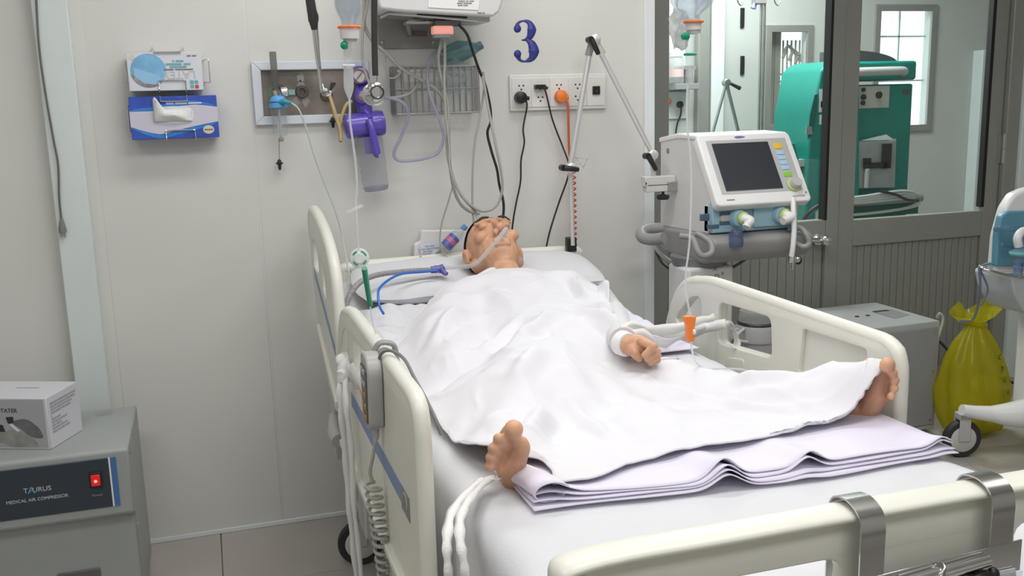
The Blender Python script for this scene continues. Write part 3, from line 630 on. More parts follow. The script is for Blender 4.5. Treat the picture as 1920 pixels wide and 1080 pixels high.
obj('pull_wire', MB().tube([G(624,195,-0.03), G(625,225,-0.03)], 0.0015, smooth=0), greyp, su)
tassel(624, 227, -0.03, su)
lt = thing('latex_tube', 'yellowish latex tube looped beside the purple suction regulator', 'tube', G(630, 230, -0.09))
obj('tube', MB().tube([G(618,178,-0.06), G(623,195,-0.09), G(631,222,-0.1), G(638,245,-0.1), G(639,264,-0.1), G(637,240,-0.085), G(642,215,-0.08), G(650,196,-0.075), G(660,190,-0.07)], 0.0065, n=12), mat('latex_yellow', (0.52,0.40,0.19), 0.5), lt)
# --- monitor with bracket and wall plate
mo = thing('wall_monitor', 'white patient monitor on a steel wall bracket above the bed', 'monitor', Wl(790, 40, -0.2))
obj('wall_plate', MB().box(Wl(704,-40,-0.012), Wl(826,91,-0.001)), mat('scuffed_steel_plate', (0.27,0.27,0.26), 0.42, 0.35, var=0.25, vscale=6), mo, bevel=0.003)
for px, py in ((716,14),(717,80),(800,14),(812,80)): obj('bolt', MB().ball(Wl(px,py,-0.013), (0.007,0.005,0.007), 10, 6), steel, mo)
B = lambda px, py, dy=-0.30: at(px, py, y=D+dy)
prof = [(-60), 0]
pts = [B(706,-120), B(708,2), B(713,17), B(760,22), B(830,26), B(900,30), B(925,31), B(937,22), B(944,-2), B(950,-120)]
obj('casing', MB().prism(pts, (0,0.20,0)), mat('monitor_white', (0.66,0.66,0.66), 0.35), mo, bevel=0.008, seg=3)
obj('sticker', MB().prism([B(803,-40,-0.302), B(803,14,-0.302), B(897,19,-0.302), B(903,-40,-0.302)], (0,0.0015,0)), white, mo)
for k, yy in enumerate((2, 6, 10)):
    a, b = B(856,yy+0,-0.3035), B(892-6*k,yy+2,-0.3035)
    text('lettering', ('#SERIAL NO 0143', '#MODEL 2014-06', '#IPX1 220V')[k], 0.0072, ((a.x+b.x)/2, a.y+0.001, a.z), X3, Z3, inkg, mo)
text('lettering', '#MADE IN', 0.007, B(902,24,-0.301), X3, Z3, inkg, mo)
obj('tray', MB().prism([B(728,22,-0.26), B(728,28,-0.26), B(780,31,-0.26), B(900,42,-0.26), B(919,41,-0.26), B(919,30,-0.26)], (0,0.16,0)), steel, mo, bevel=0.003)
obj('slot', MB().prism([B(782,23,-0.263), B(782,28,-0.263), B(876,35,-0.263), B(876,30,-0.263)], (0,0.004,0)), black, mo)
obj('arm', MB().tube([Wl(772,60,-0.012), Wl(768,60,-0.05), Wl(768,42,-0.12), Wl(800,36,-0.18)], 0.011, n=12).box(Wl(762,40,-0.2), Wl(812,47,-0.15)), steel, mo)
obj('arm_bracket', MB().box(Wl(765,58,-0.02), Wl(800,68,-0.012)).box(Wl(816,38,-0.24), Wl(858,50,-0.19)), mat('dark_steel', (0.15,0.15,0.15), 0.4, 0.7), mo, bevel=0.002)
obj('connector', MB().box(Wl(812,48,-0.25), Wl(846,66,-0.21)), mat('pink_lit_connector', (0.85,0.35,0.28), 0.35, emit=(1.0,0.45,0.35), estr=0.35), mo, bevel=0.006)
obj('connector_skirt', MB().box(Wl(814,62,-0.248), Wl(842,72,-0.212)), greyp, mo, bevel=0.004)
# --- wire basket with bagged mask
bk = thing('wire_basket', 'grey wire basket on the wall below the monitor', 'basket', Wl(817, 170, -0.06))
wirem = mat('grey_coated_wire', (0.36,0.36,0.36), 0.4, 0.3)
fx0, fx1 = Wl(742,170,-0.10).x, Wl(898,170,-0.10).x; fz1, fz0 = Wl(820,124,-0.10).z, Wl(820,212,-0.10).z
fy, by = D-0.10, D-0.006
for i, z in enumerate((fz1, (fz1+fz0)/2+0.004, fz0)):
    obj('hoop', MB().tube([(fx0,fy,z),(fx1,fy,z),(fx1,by,z),(fx0,by,z)], 0.0034 if i != 1 else 0.0026, closed=True, smooth=0, n=8), wirem, bk)
obj('top_band', MB().box((fx0, fy-0.001, fz1-0.022), (fx1, fy+0.001, fz1-0.019)), wirem, bk)
vw = None
for k in range(14):
    x = fx0 + (fx1-fx0)*k/13
    if vw is None:
        vw = obj('upright_wire', MB().tube([(x,fy-0.002,fz1),(x,fy-0.002,fz0),(x,by,fz0)], 0.0022, smooth=0, n=6).tube([(x,by,fz0),(x,by,fz1)], 0.0022, smooth=0, n=6), wirem, bk)
        vx = x
    else:
        o = vw.copy(); C.objects.link(o); o.location.x += x-vx
for x in (fx0, fx1):
    for k in range(1, 5):
        y = fy+(by-fy)*k/5; obj('side_wire', MB().tube([(x,y,fz1),(x,y,fz0)], 0.0022, smooth=0, n=6), wirem, bk)
obj('side_plate', MB().box((fx0+0.002, fy+0.004, fz0+0.004), (fx0+0.03, by-0.01, fz1-0.02)), wirem, bk)
bg = thing('bagged_mask', 'teal breathing mask in a clear plastic bag sticking out of the wire basket', 'mask', Wl(850, 110, -0.07))
K = lambda px, py, dy=-0.055: at(px, py, y=D+dy)
def bag(u_, v_):
    a = (K(822,112), K(872,70), K(905,95), K(880,180), K(832,178))
    l = K(822,112)*(1-v_) + K(834,176)*v_; r = K(884,68)*(1-v_) + K(886,176)*v_
    p = l*(1-u_) + r*u_ + Vector((0, -0.03*math.sin(PI*u_)*math.sin(PI*min(v_+0.15,1)) + 0.012*noise.noise(Vector((u_*5,v_*5,1.3))), 0))
    return p
obj('bag', MB().grid(bag, 18, 18), clear('crinkled_bag', (0.88,0.94,0.93), body=0.28, bodycol=(0.75,0.85,0.85), rough=0.10), bg, recalc=False)
mteal = clear('teal_mask_plastic', (0.6,0.8,0.8), body=0.55, bodycol=(0.30,0.50,0.52), rough=0.2)
obj('mask_body', MB().tube([K(826,118), K(840,105), K(862,97), K(882,92), K(895,88), K(903,84)], [0.012,0.033,0.040,0.028,0.016,0.014], n=18), mteal, bg)
obj('mask_rim', MB().tube([K(827,124), K(845,116), K(868,108), K(886,103)], [0.004,0.012,0.012,0.006]), mat('blue_grey_rim', (0.16,0.24,0.32), 0.4), bg)
obj('mask_port', MB().tube([K(893,90), K(903,84)], [0.013,0.015], smooth=0), mat('blue_grey_port', (0.12,0.18,0.30), 0.4), bg)
obj('bag_content', MB().ball(K(852,145,-0.05), (0.05,0.028,0.032), 14, 10), clearm, bg)
# --- numeral three
n3 = thing('wall_number', 'large dark blue serif number 3 painted on the wall above the sockets', 'sign', Wl(985, 77))
def three():
    z1, z0 = Wl(985,38).z, Wl(985,116).z; xl_, xr_ = Wl(963,77).x, Wl(1008,77).x
    f = lambda u_, v_: Vector((xl_+(xr_-xl_)*u_, D-0.0012, z0+(z1-z0)*v_))
    sk = [(0.16,0.80,.16),(0.20,0.93,.06),(0.42,0.985,.035),(0.66,0.94,.11),(0.76,0.78,.22),(0.68,0.62,.16),(0.50,0.54,.05),(0.34,0.525,.028)]
    s2 = [(0.34,0.525,.028),(0.54,0.525,.06),(0.74,0.43,.19),(0.83,0.25,.26),(0.72,0.085,.15),(0.46,0.015,.04),(0.24,0.05,.06),(0.14,0.20,.17)]
    mb = MB(); sc = (xr_-xl_)
    for S in (sk, s2):
        P_ = [f(a, b) for a, b, w in S]; R_ = [w*sc*0.86 for a, b, w in S]
        pp, rr = spline(P_, R_, 8)
        vs = []; fs = []
        for i, p in enumerate(pp):
            t = (pp[min(i+1,len(pp)-1)]-pp[max(i-1,0)]).normalized(); nn = Vector((-t.z,0,t.x))
            vs += [p+nn*rr[i], p-nn*rr[i]]
            if i: fs.append((2*i-2,2*i-1,2*i+1,2*i))
        mb.add(vs, fs)
    for a, b in ((0.17,0.80),(0.15,0.195)):
        c = f(a, b); mb.add([c+Vector((0.15*sc*math.cos(2*PI*k/20),-0.0003,0.15*sc*math.sin(2*PI*k/20))) for k in range(20)], [tuple(range(20))])
    return mb
o = obj('numeral', three(), navy, n3, recalc=False); 
o.modifiers.new('thick','SOLIDIFY').thickness = 0.0012
# --- socket strip
ss = thing('socket_strip', 'long white strip of four double sockets and a breaker on the wall', 'sockets', Wl(1044, 172))
xa, xb = Wl(954,172).x, Wl(1134,172).x; za, zb_ = Wl(1044,206).z, Wl(1044,139).z
sm = mat('socket_white', (0.80,0.79,0.76), 0.3)
obj('backplate', MB().box((xa, D-0.014, za), (xb, D-0.0005, zb_)), sm, ss, bevel=0.004, seg=3)
mw = (xb-xa-0.012)/5
socks = []
for k in range(5):
    x = xa+0.006+mw*k
    md = obj('socket_module' if k < 4 else 'breaker_module', MB().box((x+0.001, D-0.0175, za+0.012), (x+mw-0.001, D-0.012, zb_-0.012)), sm, ss, bevel=0.002)
    cxm = x+mw/2
    if k < 4:
        for zf in (0.66, 0.33):
            zc = za+(zb_-za)*zf
            for dx, dz in ((-0.0085,0.005),(0.0085,0.005),(0,-0.009)):
                obj('pin_hole', MB().lathe([(0.0034,0),(0.0034,0.0012)], (cxm+dx, D-0.0168, zc+dz), (0,-1,0), 10), black, md)
            socks.append((cxm, zc))
    else:
        obj('breaker_switch', MB().box((cxm-0.015, D-0.024, za+(zb_-za)*0.40), (cxm+0.015, D-0.016, za+(zb_-za)*0.64)), black, md, bevel=0.002)
        obj('switch_dot', MB().ball((cxm, D-0.0245, za+(zb_-za)*0.50), 0.002, 8, 5), steel, md)
# plugs with cords
def cordset(nm, label, plug_mb, pm, pts, r, cm):
    t = thing(nm, label, 'cord', pts[0]); obj('plug', plug_mb, pm, t); obj('cord', MB().tube(pts, r, n=8), cm, t); return t
c = Wl(974, 183, -0.018)
S = lambda px, py, dy=-0.04: at(px, py, y=D+dy)
def wavy(pts, amp, freq):
    pp, _ = spline([Vector(p) for p in pts], [0]*len(pts), 10)
    return [p + Vector((amp*math.sin(i*freq),0,0)) for i, p in enumerate(pp)]
cordset('power_cord', 'black cord with a round black plug in the leftmost socket', MB().lathe([(0.022,0),(0.0235,0.01),(0.021,0.03),(0.012,0.036)], c, (0,-1,0), 22).tube([c+Vector((0,-0.022,0)), c+Vector((0.03,-0.026,-0.004))], [0.012,0.007], smooth=0), black,
        [S(985,186), S(988,200), S(981,240), S(983,268), S(977,300), S(976,340), S(968,380), S(962,415), S(958,455), S(956,500,-0.07)], 0.0035, cordb)
c = Wl(1012, 163, -0.018)
cordset('power_cord', 'black cord with a flat black plug in the second socket', MB().box(c+Vector((-0.023,-0.022,-0.008)), c+Vector((0.016,0,0.008))).tube([c+Vector((0.01,-0.014,0)), c+Vector((0.026,-0.02,-0.006))], [0.008,0.005], smooth=0), black,
        [S(1019,164), S(1024,175), S(1036,225), S(1055,275), S(1067,310,-0.1), S(1064,335,-0.1), S(1048,380,-0.06), S(1032,430,-0.06), S(1024,465,-0.06), S(1021,490,-0.06)], 0.0035, cordb)
c = Wl(1050, 181, -0.018)
pco = [S(1060,185), S(1065,200), S(1066,235), S(1067,275), S(1069,295), S(1074,312)]
oc = cordset('power_cord', 'orange cord with an orange plug in the third socket, coiled lower down', MB().lathe([(0.022,0),(0.025,0.006),(0.022,0.026),(0.008,0.032)], c, (0,-1,0), 24).tube([c+Vector((0,-0.018,0)), c+Vector((0.026,-0.024,-0.006))], [0.010,0.007], smooth=0), orange, pco, 0.005, orangec)
h0, h1 = S(1075,312), S(1078,470)
obj('coil', MB().tube([h0+(h1-h0)*(k/240)+Vector((0.0075*math.cos(2*PI*k/16),0.0075*math.sin(2*PI*k/16),0)) for k in range(241)], 0.0028, n=6, smooth=0), orangec, oc)
# --- support arm from headboard to ventilator
sa = thing('support_arm', 'silver jointed support arm with black clamp levers rising in front of the sockets', 'arm', at(1075, 465, y=3.42))
A_ = lambda px, py, y=3.40: at(px, py, y=y)
alb = mat('satin_aluminium', (0.78,0.78,0.79), 0.32, 0.55)
obj('lower_tube', MB().tube([A_(1074,460), A_(1069,318)], 0.0085, n=14, smooth=0), alb, sa)
obj('middle_tube', MB().tube([A_(1070,308), A_(1108,84)], 0.0105, n=14, smooth=0), alb, sa)
obj('upper_tube', MB().tube([A_(1117,82), A_(1222,286, 3.36)], 0.0095, n=14, smooth=0), alb, sa)
obj('sleeve', MB().tube([A_(1103,104), A_(1110,80)], 0.014, smooth=0), greyp, sa); obj('sleeve', MB().tube([A_(1115,76), A_(1130,102)], 0.014, smooth=0), alb, sa)
for px, py, y in ((1115,75,3.40),(1070,315,3.40),(1223,290,3.36)):
    obj('joint', MB().lathe([(0.014,-0.018),(0.019,-0.015),(0.019,0.015),(0.014,0.018)], A_(px,py,y), (0.1,1,0), 20), alb, sa)
for a, b, y in (((1109,74),(1122,101),3.36),((1058,315),(1084,318),3.36),((1216,293),(1230,318),3.32)):
    obj('clamp_lever', MB().tube([at(*a, y=y), at((a[0]+b[0])/2,(a[1]+b[1])/2, y=y-0.005), at(*b, y=y)], [0.011,0.010,0.0085], n=12), black, sa)
    obj('lever_hub', MB().lathe([(0.012,-0.03),(0.012,0.0)], at(*a, y=y), (0,-1,0), 14), black, sa)
obj('base_clamp', MB().box(A_(1064,446), A_(1082,472)+Vector((0,0.03,0))), black, sa, bevel=0.004)
hk = thing('plastic_hook', 'small clear triangular plastic hook clipped on the support arm', 'hook', A_(1090, 305))
obj('loop', MB().tube([A_(1079,296), A_(1102,297), A_(1094,314)], 0.0035, closed=True, smooth=0, n=8), clearm, hk)
# ventilator clamp on arm end is built with the ventilator
# --- tray on the headboard with a water bottle
# ================================================================ BED
BC = 0.89
bed = thing('hospital_bed', 'ivory plastic electric hospital bed with raised side rails', 'bed', (BC, 2.2, 0))
def board_profile(x0, x1, z0, z1, r): return rrect(x0, z0, x1, z1, r, 6)
# headboard
hb = plate('headboard', board_profile(0.432, 1.355, 0.50, 0.965, 0.06), [], XZ(3.455), 0.015, ivory, bed, bev=0.006)
obj('top_bar', MB().tube([(0.442,3.452,0.90),(0.446,3.452,0.955),(0.475,3.452,0.975),(0.75,3.452,0.980),(0.89,3.452,0.982),(1.03,3.452,0.980),(1.315,3.452,0.974),(1.345,3.452,0.955),(1.348,3.452,0.90)], 0.021, n=14), ivory, hb)
obj('raised_cover', MB().box((0.715,3.425,0.93), (1.10,3.47,0.997)), ivory, hb, bevel=0.012, seg=3)
# footboard at y = 1.0
FBY = 1.0
xh0, xh1 = 0.752, 1.026
fb = plate('footboard', roundpoly([(0.37,0.45),(1.41,0.45),(1.41,1.005),(0.37,1.005)], 0.05), [roundpoly([(0.47,0.86),(xh0-0.03,0.80),(xh0,0.955),(0.49,0.955)], 0.03), roundpoly([(xh1+0.03,0.80),(1.31,0.86),(1.29,0.955),(xh1,0.955)], 0.03)], XZ(FBY), 0.009, ivory, bed, bev=0.004)
obj('top_bar', MB().tube([(0.355,FBY,0.86),(0.358,FBY,0.98),(0.39,FBY,1.010),(0.60,FBY,1.013),(0.89,FBY,1.014),(1.18,FBY,1.013),(1.39,FBY,1.010),(1.422,FBY,0.98),(1.425,FBY,0.86)], 0.0095, n=24, flat=2.7), ivory, fb)
obj('lower_step', MB().box((xh0+0.02, FBY-0.022, 0.45), (xh1-0.02, FBY-0.012, 0.90)), ivory, fb, bevel=0.006)
# side rails: foot-end rails (outline in y, z)
rail_out = roundpoly([(1.70,0.52),(1.70,1.004),(2.56,1.006),(2.72,0.965),(2.80,0.84),(2.86,0.62),(2.60,0.52)], 0.07, 6)
win = roundpoly([(2.185,0.855),(2.195,0.965),(2.47,0.955),(2.47,0.83)], 0.025)
dh = roundpoly([(2.575,0.835),(2.575,0.953),(2.65,0.935),(2.745,0.85),(2.72,0.83)], 0.03)
rec = roundpoly([(1.80,0.865),(1.80,0.972),(2.05,0.966),(2.065,0.845)], 0.012)
for side, x, lab in ((1, 1.42, 'right'), (-1, 0.348, 'left')):
    xin = x - side*0.010
    r_ = plate('side_rail', rail_out, [win, dh], YZ(x+side*0.006), 0.010, ivory, bed, bev=0.004)
    plate('rail_inner_face', rail_out, [win, dh, rec], YZ(xin), 0.0075, ivory, r_, bev=0.004)
    mb = MB().tube([(1.703, 0, 0.60)] + [(p[0]+0.003*(p[0] < 1.71), 0, p[1]-0.003*(p[1] > 0.99)) for p in rail_out[7:] if p[1] > 0.62], 0.0175, n=12, smooth=0)
    mb.v = [(x - side*0.001 + v[1], v[0], v[2]) for v in mb.v]
    obj('rail_rim', mb, ivory, r_)
    plate('rail_boss', roundpoly([(2.33,0.70),(2.32,0.82),(2.42,0.80),(2.43,0.68)], 0.02), [], YZ(xin-side*0.006), 0.004, ivory, r_, bev=0.002)
    for yy in (2.0, 2.4): obj('rail_stanchion', MB().box((x-0.02, yy, 0.42), (x+0.012, yy+0.1, 0.56)), lgrey, bed, bevel=0.005)
    if side < 0:
        st = mat('pale_blue_stripe', (0.22, 0.32, 0.53), 0.45)
        xo = x - 0.017
        obj('stripe', MB().box((xo, 1.86, 0.745), (xo+0.002, 2.55, 0.785)), st, r_)
        obj('stripe_badge', MB().box((xo-0.0005, 1.775, 0.735), (xo+0.002, 1.858, 0.787)), mat('grey_badge', (0.30,0.30,0.31), 0.4, 0.3), r_)
        obj('badge_ring', MB().tube([(xo-0.001, 1.815+0.022*math.cos(t), 0.762+0.02*math.sin(t)) for t in [2*PI*k/16 for k in range(12)]], 0.0018, smooth=0, n=6), mat('badge_pale', (0.45,0.45,0.46), 0.4), r_)
        obj('lower_lip', MB().box((x-0.03, 1.72, 0.555), (x-0.012, 2.78, 0.575)), ivory, r_, bevel=0.004)
# raised head-end rail on the left
ho = roundpoly([(2.87,0.62),(2.86,0.93),(2.90,1.06),(3.02,1.135),(3.20,1.18),(3.40,1.198),(3.47,1.15),(3.45,0.95),(3.30,0.70),(3.05,0.58)], 0.08, 6)
hw = [roundpoly([(3.22,1.00),(3.25,1.085),(3.40,1.10),(3.38,0.99)], 0.03), roundpoly([(3.06,0.94),(3.07,1.02),(3.16,1.06),(3.15,0.96)], 0.02)]
for side, x in ((-1, 0.352),):
    r_ = plate('side_rail', ho, hw, YZ(x), 0.015, ivory, bed, bev=0.006)
    mb = MB().tube([(2.865,0,0.80),(2.868,0,0.93),(2.905,0,1.055),(3.02,0,1.13),(3.20,0,1.175),(3.38,0,1.194),(3.45,0,1.165),(3.458,0,1.09)], 0.0185, n=12)
    mb.v = [(x+v[1], v[0], v[2]) for v in mb.v]
    obj('rail_rim', mb, ivory, r_)
    obj('stripe', MB().prism([(x-0.0165, 2.90, 0.80),(x-0.0165, 3.36, 0.97),(x-0.0165, 3.36, 1.0),(x-0.0165, 2.90, 0.83)], (0.002,0,0)), MATS['pale_blue_stripe'], r_)
    obj('lower_lip', MB().prism([(x-0.028, 2.88, 0.64),(x-0.028, 3.30, 0.80),(x-0.028, 3.30, 0.815),(x-0.028, 2.88, 0.66)], (0.014,0,0)), ivory, r_, bevel=0.003)
    obj('rail_stanchion', MB().box((x-0.02, 3.02, 0.42), (x+0.012, 3.1, 0.64)), lgrey, bed, bevel=0.005)
    obj('release_handle', MB().tube([(x-0.01,3.05,0.56),(x-0.02,2.97,0.535),(x-0.02,2.90,0.525)], [0.02,0.028,0.024], n=14), lgrey, bed)
# frame, legs, casters
obj('frame', MB().box((0.46,1.06,0.42),(0.52,3.42,0.50)).box((1.26,1.06,0.42),(1.32,3.42,0.50)).box((0.46,1.06,0.42),(1.32,1.12,0.50)).box((0.46,3.36,0.42),(1.32,3.42,0.50)).box((0.36,2.0,0.43),(1.41,2.06,0.47)).box((0.36,2.44,0.43),(1.41,2.5,0.47)).box((0.36,3.04,0.43),(0.5,3.08,0.47)), lgrey, bed, bevel=0.006)
obj('mattress_deck', MB().box((0.44,1.08,0.50),(1.34,3.38,0.56)), lgrey, bed, bevel=0.01)
obj('base_frame', MB().box((0.48,1.3,0.17),(0.56,3.2,0.23)).box((1.22,1.3,0.17),(1.30,3.2,0.23)).box((0.44,1.3,0.17),(1.34,1.38,0.23)).box((0.40,3.06,0.17),(1.38,3.14,0.23)), lgrey, bed, bevel=0.008)
for y in (1.6, 2.9):
    for x in (0.53, 1.25): obj('lift_arm', MB().obox(((x, y, 0.32)), (0.02,0,0), (0,0.05,0.0), (0,-0.08,0.13)), lgrey, bed, bevel=0.004)
rubber = mat('dark_rubber', (0.03,0.03,0.032), 0.6); hubm = mat('pale_hub', (0.60,0.60,0.56), 0.4)
def caster(x, y, r, parent, w=0.032, ztop=None, ax=(1,0,0)):
    t = obj('caster', MB().lathe([(r*0.70,-w*0.5),(r*0.93,-w*0.5),(r,-w*0.28),(r,w*0.28),(r*0.93,w*0.5),(r*0.70,w*0.5)], (x,y,r), ax, 32), rubber, parent)
    obj('hub', MB().lathe([(r*0.2,-w*0.58),(r*0.66,-w*0.54),(r*0.71,-w*0.46),(r*0.71,w*0.46),(r*0.66,w*0.54),(r*0.2,w*0.58)], (x,y,r), ax, 28), hubm, t)
    av = Vector(ax).normalized(); sv = Vector((-av.y, av.x, 0)); c_ = Vector((x, y, 0)); zt_ = ztop or r*2.2
    f_ = MB()
    for q in (-1, 1): f_.obox(c_ + av*(q*w*0.68) + Z3*((r*0.9+zt_)/2), sv*(r*0.3), av*(w*0.08), Z3*((zt_-r*0.9)/2))
    f_.obox(c_ + Z3*((r*2.04+zt_)/2), sv*(r*0.3), av*(w*0.76), Z3*max(0.004,(zt_-r*2.04)/2))
    obj('fork', f_, lgrey, t, bevel=0.003)
    return t
for x, y in ((0.408,3.12),(1.36,3.10),(0.46,1.34),(1.32,1.34)): caster(x, y, 0.078, bed, ztop=0.20, ax=(0.1,1,0))
# chart holder on the footboard
dhd = thing('chart_holder', 'chrome two hook chart clip with papers hanging on the footboard', 'clipboard', (0.88, FBY-0.03, 0.95))
for x in (0.772, 0.978):
    wv = 0.0185
    pth = [(FBY+0.030,0.90),(FBY+0.030,0.98),(FBY+0.030,1.008),(FBY+0.020,1.026),(FBY,1.0312),(FBY-0.016,1.029),(FBY-0.031,1.020),(FBY-0.0365,1.003),(FBY-0.0365,0.98),(FBY-0.0365,0.935)]
    pp, _ = spline([Vector((0,a,b)) for a, b in pth], [0]*len(pth), 5)
    inn = []
    for i, p in enumerate(pp):
        t = (pp[min(i+1,len(pp)-1)]-pp[max(i-1,0)]).normalized(); inn.append(p + Vector((0,t.z,-t.y))*0.0022)
    obj('hook_strap', MB().prism([(x-wv, p.y, p.z) for p in pp] + [(x-wv, p.y, p.z) for p in inn[::-1]], (2*wv,0,0)), mat('polished_strap', (0.62,0.61,0.60), 0.24, 1.0), dhd, ang=30)
ch = obj('clip_plate', MB().prism([(0.745,FBY-0.037,0.905),(1.012,FBY-0.037,0.905),(1.012,FBY-0.037,0.950),(0.745,FBY-0.037,0.937)], (0,-0.003,0)), chrome, dhd, bevel=0.001)
obj('clip_rod', MB().tube([(0.815,FBY-0.047,0.925),(0.948,FBY-0.047,0.935)], 0.009, n=14, smooth=0), chrome, dhd)
obj('clip_spring', MB().tube([(0.868+0.007*math.cos(k*0.9),FBY-0.048+0.009*math.sin(k*0.9),0.9265+0.0004*k+0.006*math.cos(k*0.9)) for k in range(30)], 0.0016, smooth=0, n=6), steel, dhd)
obj('clip_knob', MB().ball((0.938,FBY-0.052,0.913),(0.022,0.008,0.011),14,8).ball((0.952,FBY-0.054,0.917),(0.009,0.008,0.010),10,7), black, dhd, label='black rubber end of the chart clip')
obj('clip_foot', MB().ball((0.808,FBY-0.046,0.918),(0.007,0.008,0.012),10,7), black, dhd)
pp_ = obj('paper', MB().box((0.765,FBY-0.0435,0.64),(1.0,FBY-0.0415,0.912)), mat('chart_paper', (0.74,0.77,0.82), 0.4), dhd)
for k, (a, s, t_) in enumerate(((0.86,0.011,'#PATIENT CHART'),(0.955,0.010,'#BED 3'),(0.83,0.006,'#NAME      AGE'))):
    text('lettering', t_, s, (a, FBY-0.0439, 0.892-0.012*k), X3, Z3, inkg, pp_, depth=0.0002)
obj('sleeve', MB().box((0.755,FBY-0.0465,0.63),(1.01,FBY-0.0455,0.908)), clear('chart_sleeve', (0.93,0.95,0.97), body=0.1, bodycol=(0.8,0.83,0.88)), dhd)
# ================================================================ MATTRESS
def ztop(y):
    t = max(0.0, y-2.75)
    return 0.83 + 0.19*t*t/(t+0.15)
MX0, MX1, MY0, MY1 = 0.405, 1.385, 1.05, 3.415
mt = thing('mattress', 'thick mattress under a fitted white sheet on the hospital bed', 'mattress', (BC, 2.2, 0.56))
def mx1(y):
    return MX1 - 0.055*max(0, min(1, (y-1.75)/0.25))*max(0, min(1, (3.25-y)/0.35))
def mcover(u_, v_):
    y = MY0 + (MY1-MY0)*v_; zt_ = ztop(y); r = 0.05; zb2 = 0.562; MX1 = mx1(y)
    Ls = [zt_-r-zb2, r*PI/2, (MX1-MX0)-2*r, r*PI/2, zt_-r-zb2]; T_ = sum(Ls); s = u_*T_
    if s < Ls[0]: p = Vector((MX0, y, zb2+s))
    elif s < Ls[0]+Ls[1]:
        a = (s-Ls[0])/r; p = Vector((MX0+r-r*math.cos(a), y, zt_-r+r*math.sin(a)))
    elif s < sum(Ls[:3]): p = Vector((MX0+r+s-Ls[0]-Ls[1], y, zt_))
    elif s < sum(Ls[:4]):
        a = (s-sum(Ls[:3]))/r; p = Vector((MX1-r+r*math.sin(a), y, zt_-r+r*math.cos(a)))
    else: p = Vector((MX1, y, zt_-r-(s-sum(Ls[:4]))))
    e = min(v_, 1-v_)
    if v_ < 0.5: p.y += 0.0; p.z -= 0.035*max(0, 1-(y-MY0)/0.06)**2
    w = 0.006*noise.noise(Vector((p.x*4+3, y*3, p.z*5))) + 0.004*noise.noise(Vector((p.x*11, y*6+2, p.z*9)))
    if abs(p.x-BC) > 0.40: w += 0.012*noise.noise(Vector((1.0, y*9.0, p.z*2.5)))
    if y < 1.75 and abs(p.x-BC) < 0.40: w *= 0.25
    if p.x < MX0+0.02: p.x -= abs(w)*0.6
    elif p.x > MX1-0.02: p.x += min(0.008, abs(w)*0.5)
    else: p.z += w
    return p
mc = MB().grid(mcover, 70, 90)
nu = 71
mc.f.append(tuple(range(nu))); mc.f.append(tuple(90*nu+i for i in range(nu))[::-1])
obj('fitted_sheet', mc, sheetm, mt, ang=60)
obj('mattress_base', MB().box((MX0+0.02, MY0+0.02, 0.561), (MX1-0.02, MY1-0.02, 0.60)), lgrey, mt, bevel=0.01)
# pillow
pil = thing('pillow', 'wide white pillow under the head of the lying patient', 'pillow', (0.87, 3.22, 0.9))
def pill(sgn):
    def f(u_, v_):
        a, b = 2*u_-1, 2*v_-1
        k = (1-abs(a)**3.2)*(1-abs(b)**3.0)
        x = 0.885 + 0.44*a*(1-0.05*abs(b)**2); y = 3.225 + 0.16*b*(1-0.06*abs(a)**2)
        h = 0.045 + sgn*0.05*max(k, 0)**0.5
        dent = 0.035*math.exp(-((x-0.925)/0.13)**2 - ((y-3.17)/0.12)**2) if sgn > 0 else 0
        return Vector((x, y, ztop(y) + 0.006 + h - dent + 0.006*noise.noise(Vector((x*9, y*9, 2)))))
    return f
mb = MB().grid(pill(1), 40, 24).grid(pill(-1), 40, 24)
o = obj('pillowcase', mb, sheetm, pil, ang=80)
# ================================================================ PERSON
def cap(mb, a, ra, b, rb): mb.capsule(a, ra, b, rb)
pb_ = MB()
def A2(px, py, **k): return at(px, py, **k)
# trunk, arms and legs under the blanket
pb_.ball((0.925,2.80,0.905),(0.165,0.24,0.072)).ball((0.925,2.52,0.885),(0.155,0.20,0.062)).ball((0.925,2.38,0.87),(0.165,0.13,0.062))
cap(pb_, (0.925,2.92,0.93), 0.06, (0.925,3.07,0.99), 0.055)
cap(pb_, (0.79,2.92,0.91), 0.06, (1.06,2.92,0.91), 0.06)
cap(pb_, (0.745,2.92,0.925), 0.052, (0.63,2.66,0.885), 0.04); cap(pb_, (0.63,2.66,0.885), 0.038, (0.60,2.42,0.875), 0.027)
for k in range(5):  # right hand under the blanket
    x = 0.565+0.017*k; cap(pb_, (0.60,2.41,0.872), 0.018, (x,2.345,0.865), 0.012); cap(pb_, (x,2.345,0.865), 0.010, (x,2.29-0.012*math.sin(k*0.8),0.856), 0.008)
E_ = Vector((1.13,2.67,0.895)); Wr = A2(1172,645, z=0.950); Hc = A2(1197,648, z=0.943)
cap(pb_, (1.105,2.92,0.925), 0.052, E_, 0.041); cap(pb_, E_, 0.040, Wr, 0.026)
def hz(px, py, z): return at(px, py, z=z+0.060)
pb_.ball(Hc, (0.036, 0.040, 0.024)); cap(pb_, Wr, 0.026, Hc, 0.028)
fing = [((1203,640,.902),(1226,650,.896),(1208,666,.876),.0098), ((1210,641,.892),(1232,658,.880),(1213,673,.864),.0094), ((1217,645,.880),(1234,667,.864),(1217,678,.853),.0089), ((1222,651,.868),(1233,675,.852),(1219,682,.845),.0082)]
for K_, P_, T_, r in fing:
    a, b, c = hz(*K_), hz(*P_), hz(*T_)
    cap(pb_, Hc, 0.015, a, r*1.12); cap(pb_, a, r*1.15, b, r*1.05); cap(pb_, b, r*1.05, c, r*0.85)
a, b, c = hz(1180,650,.885), hz(1190,662,.876), hz(1198,672,.862)
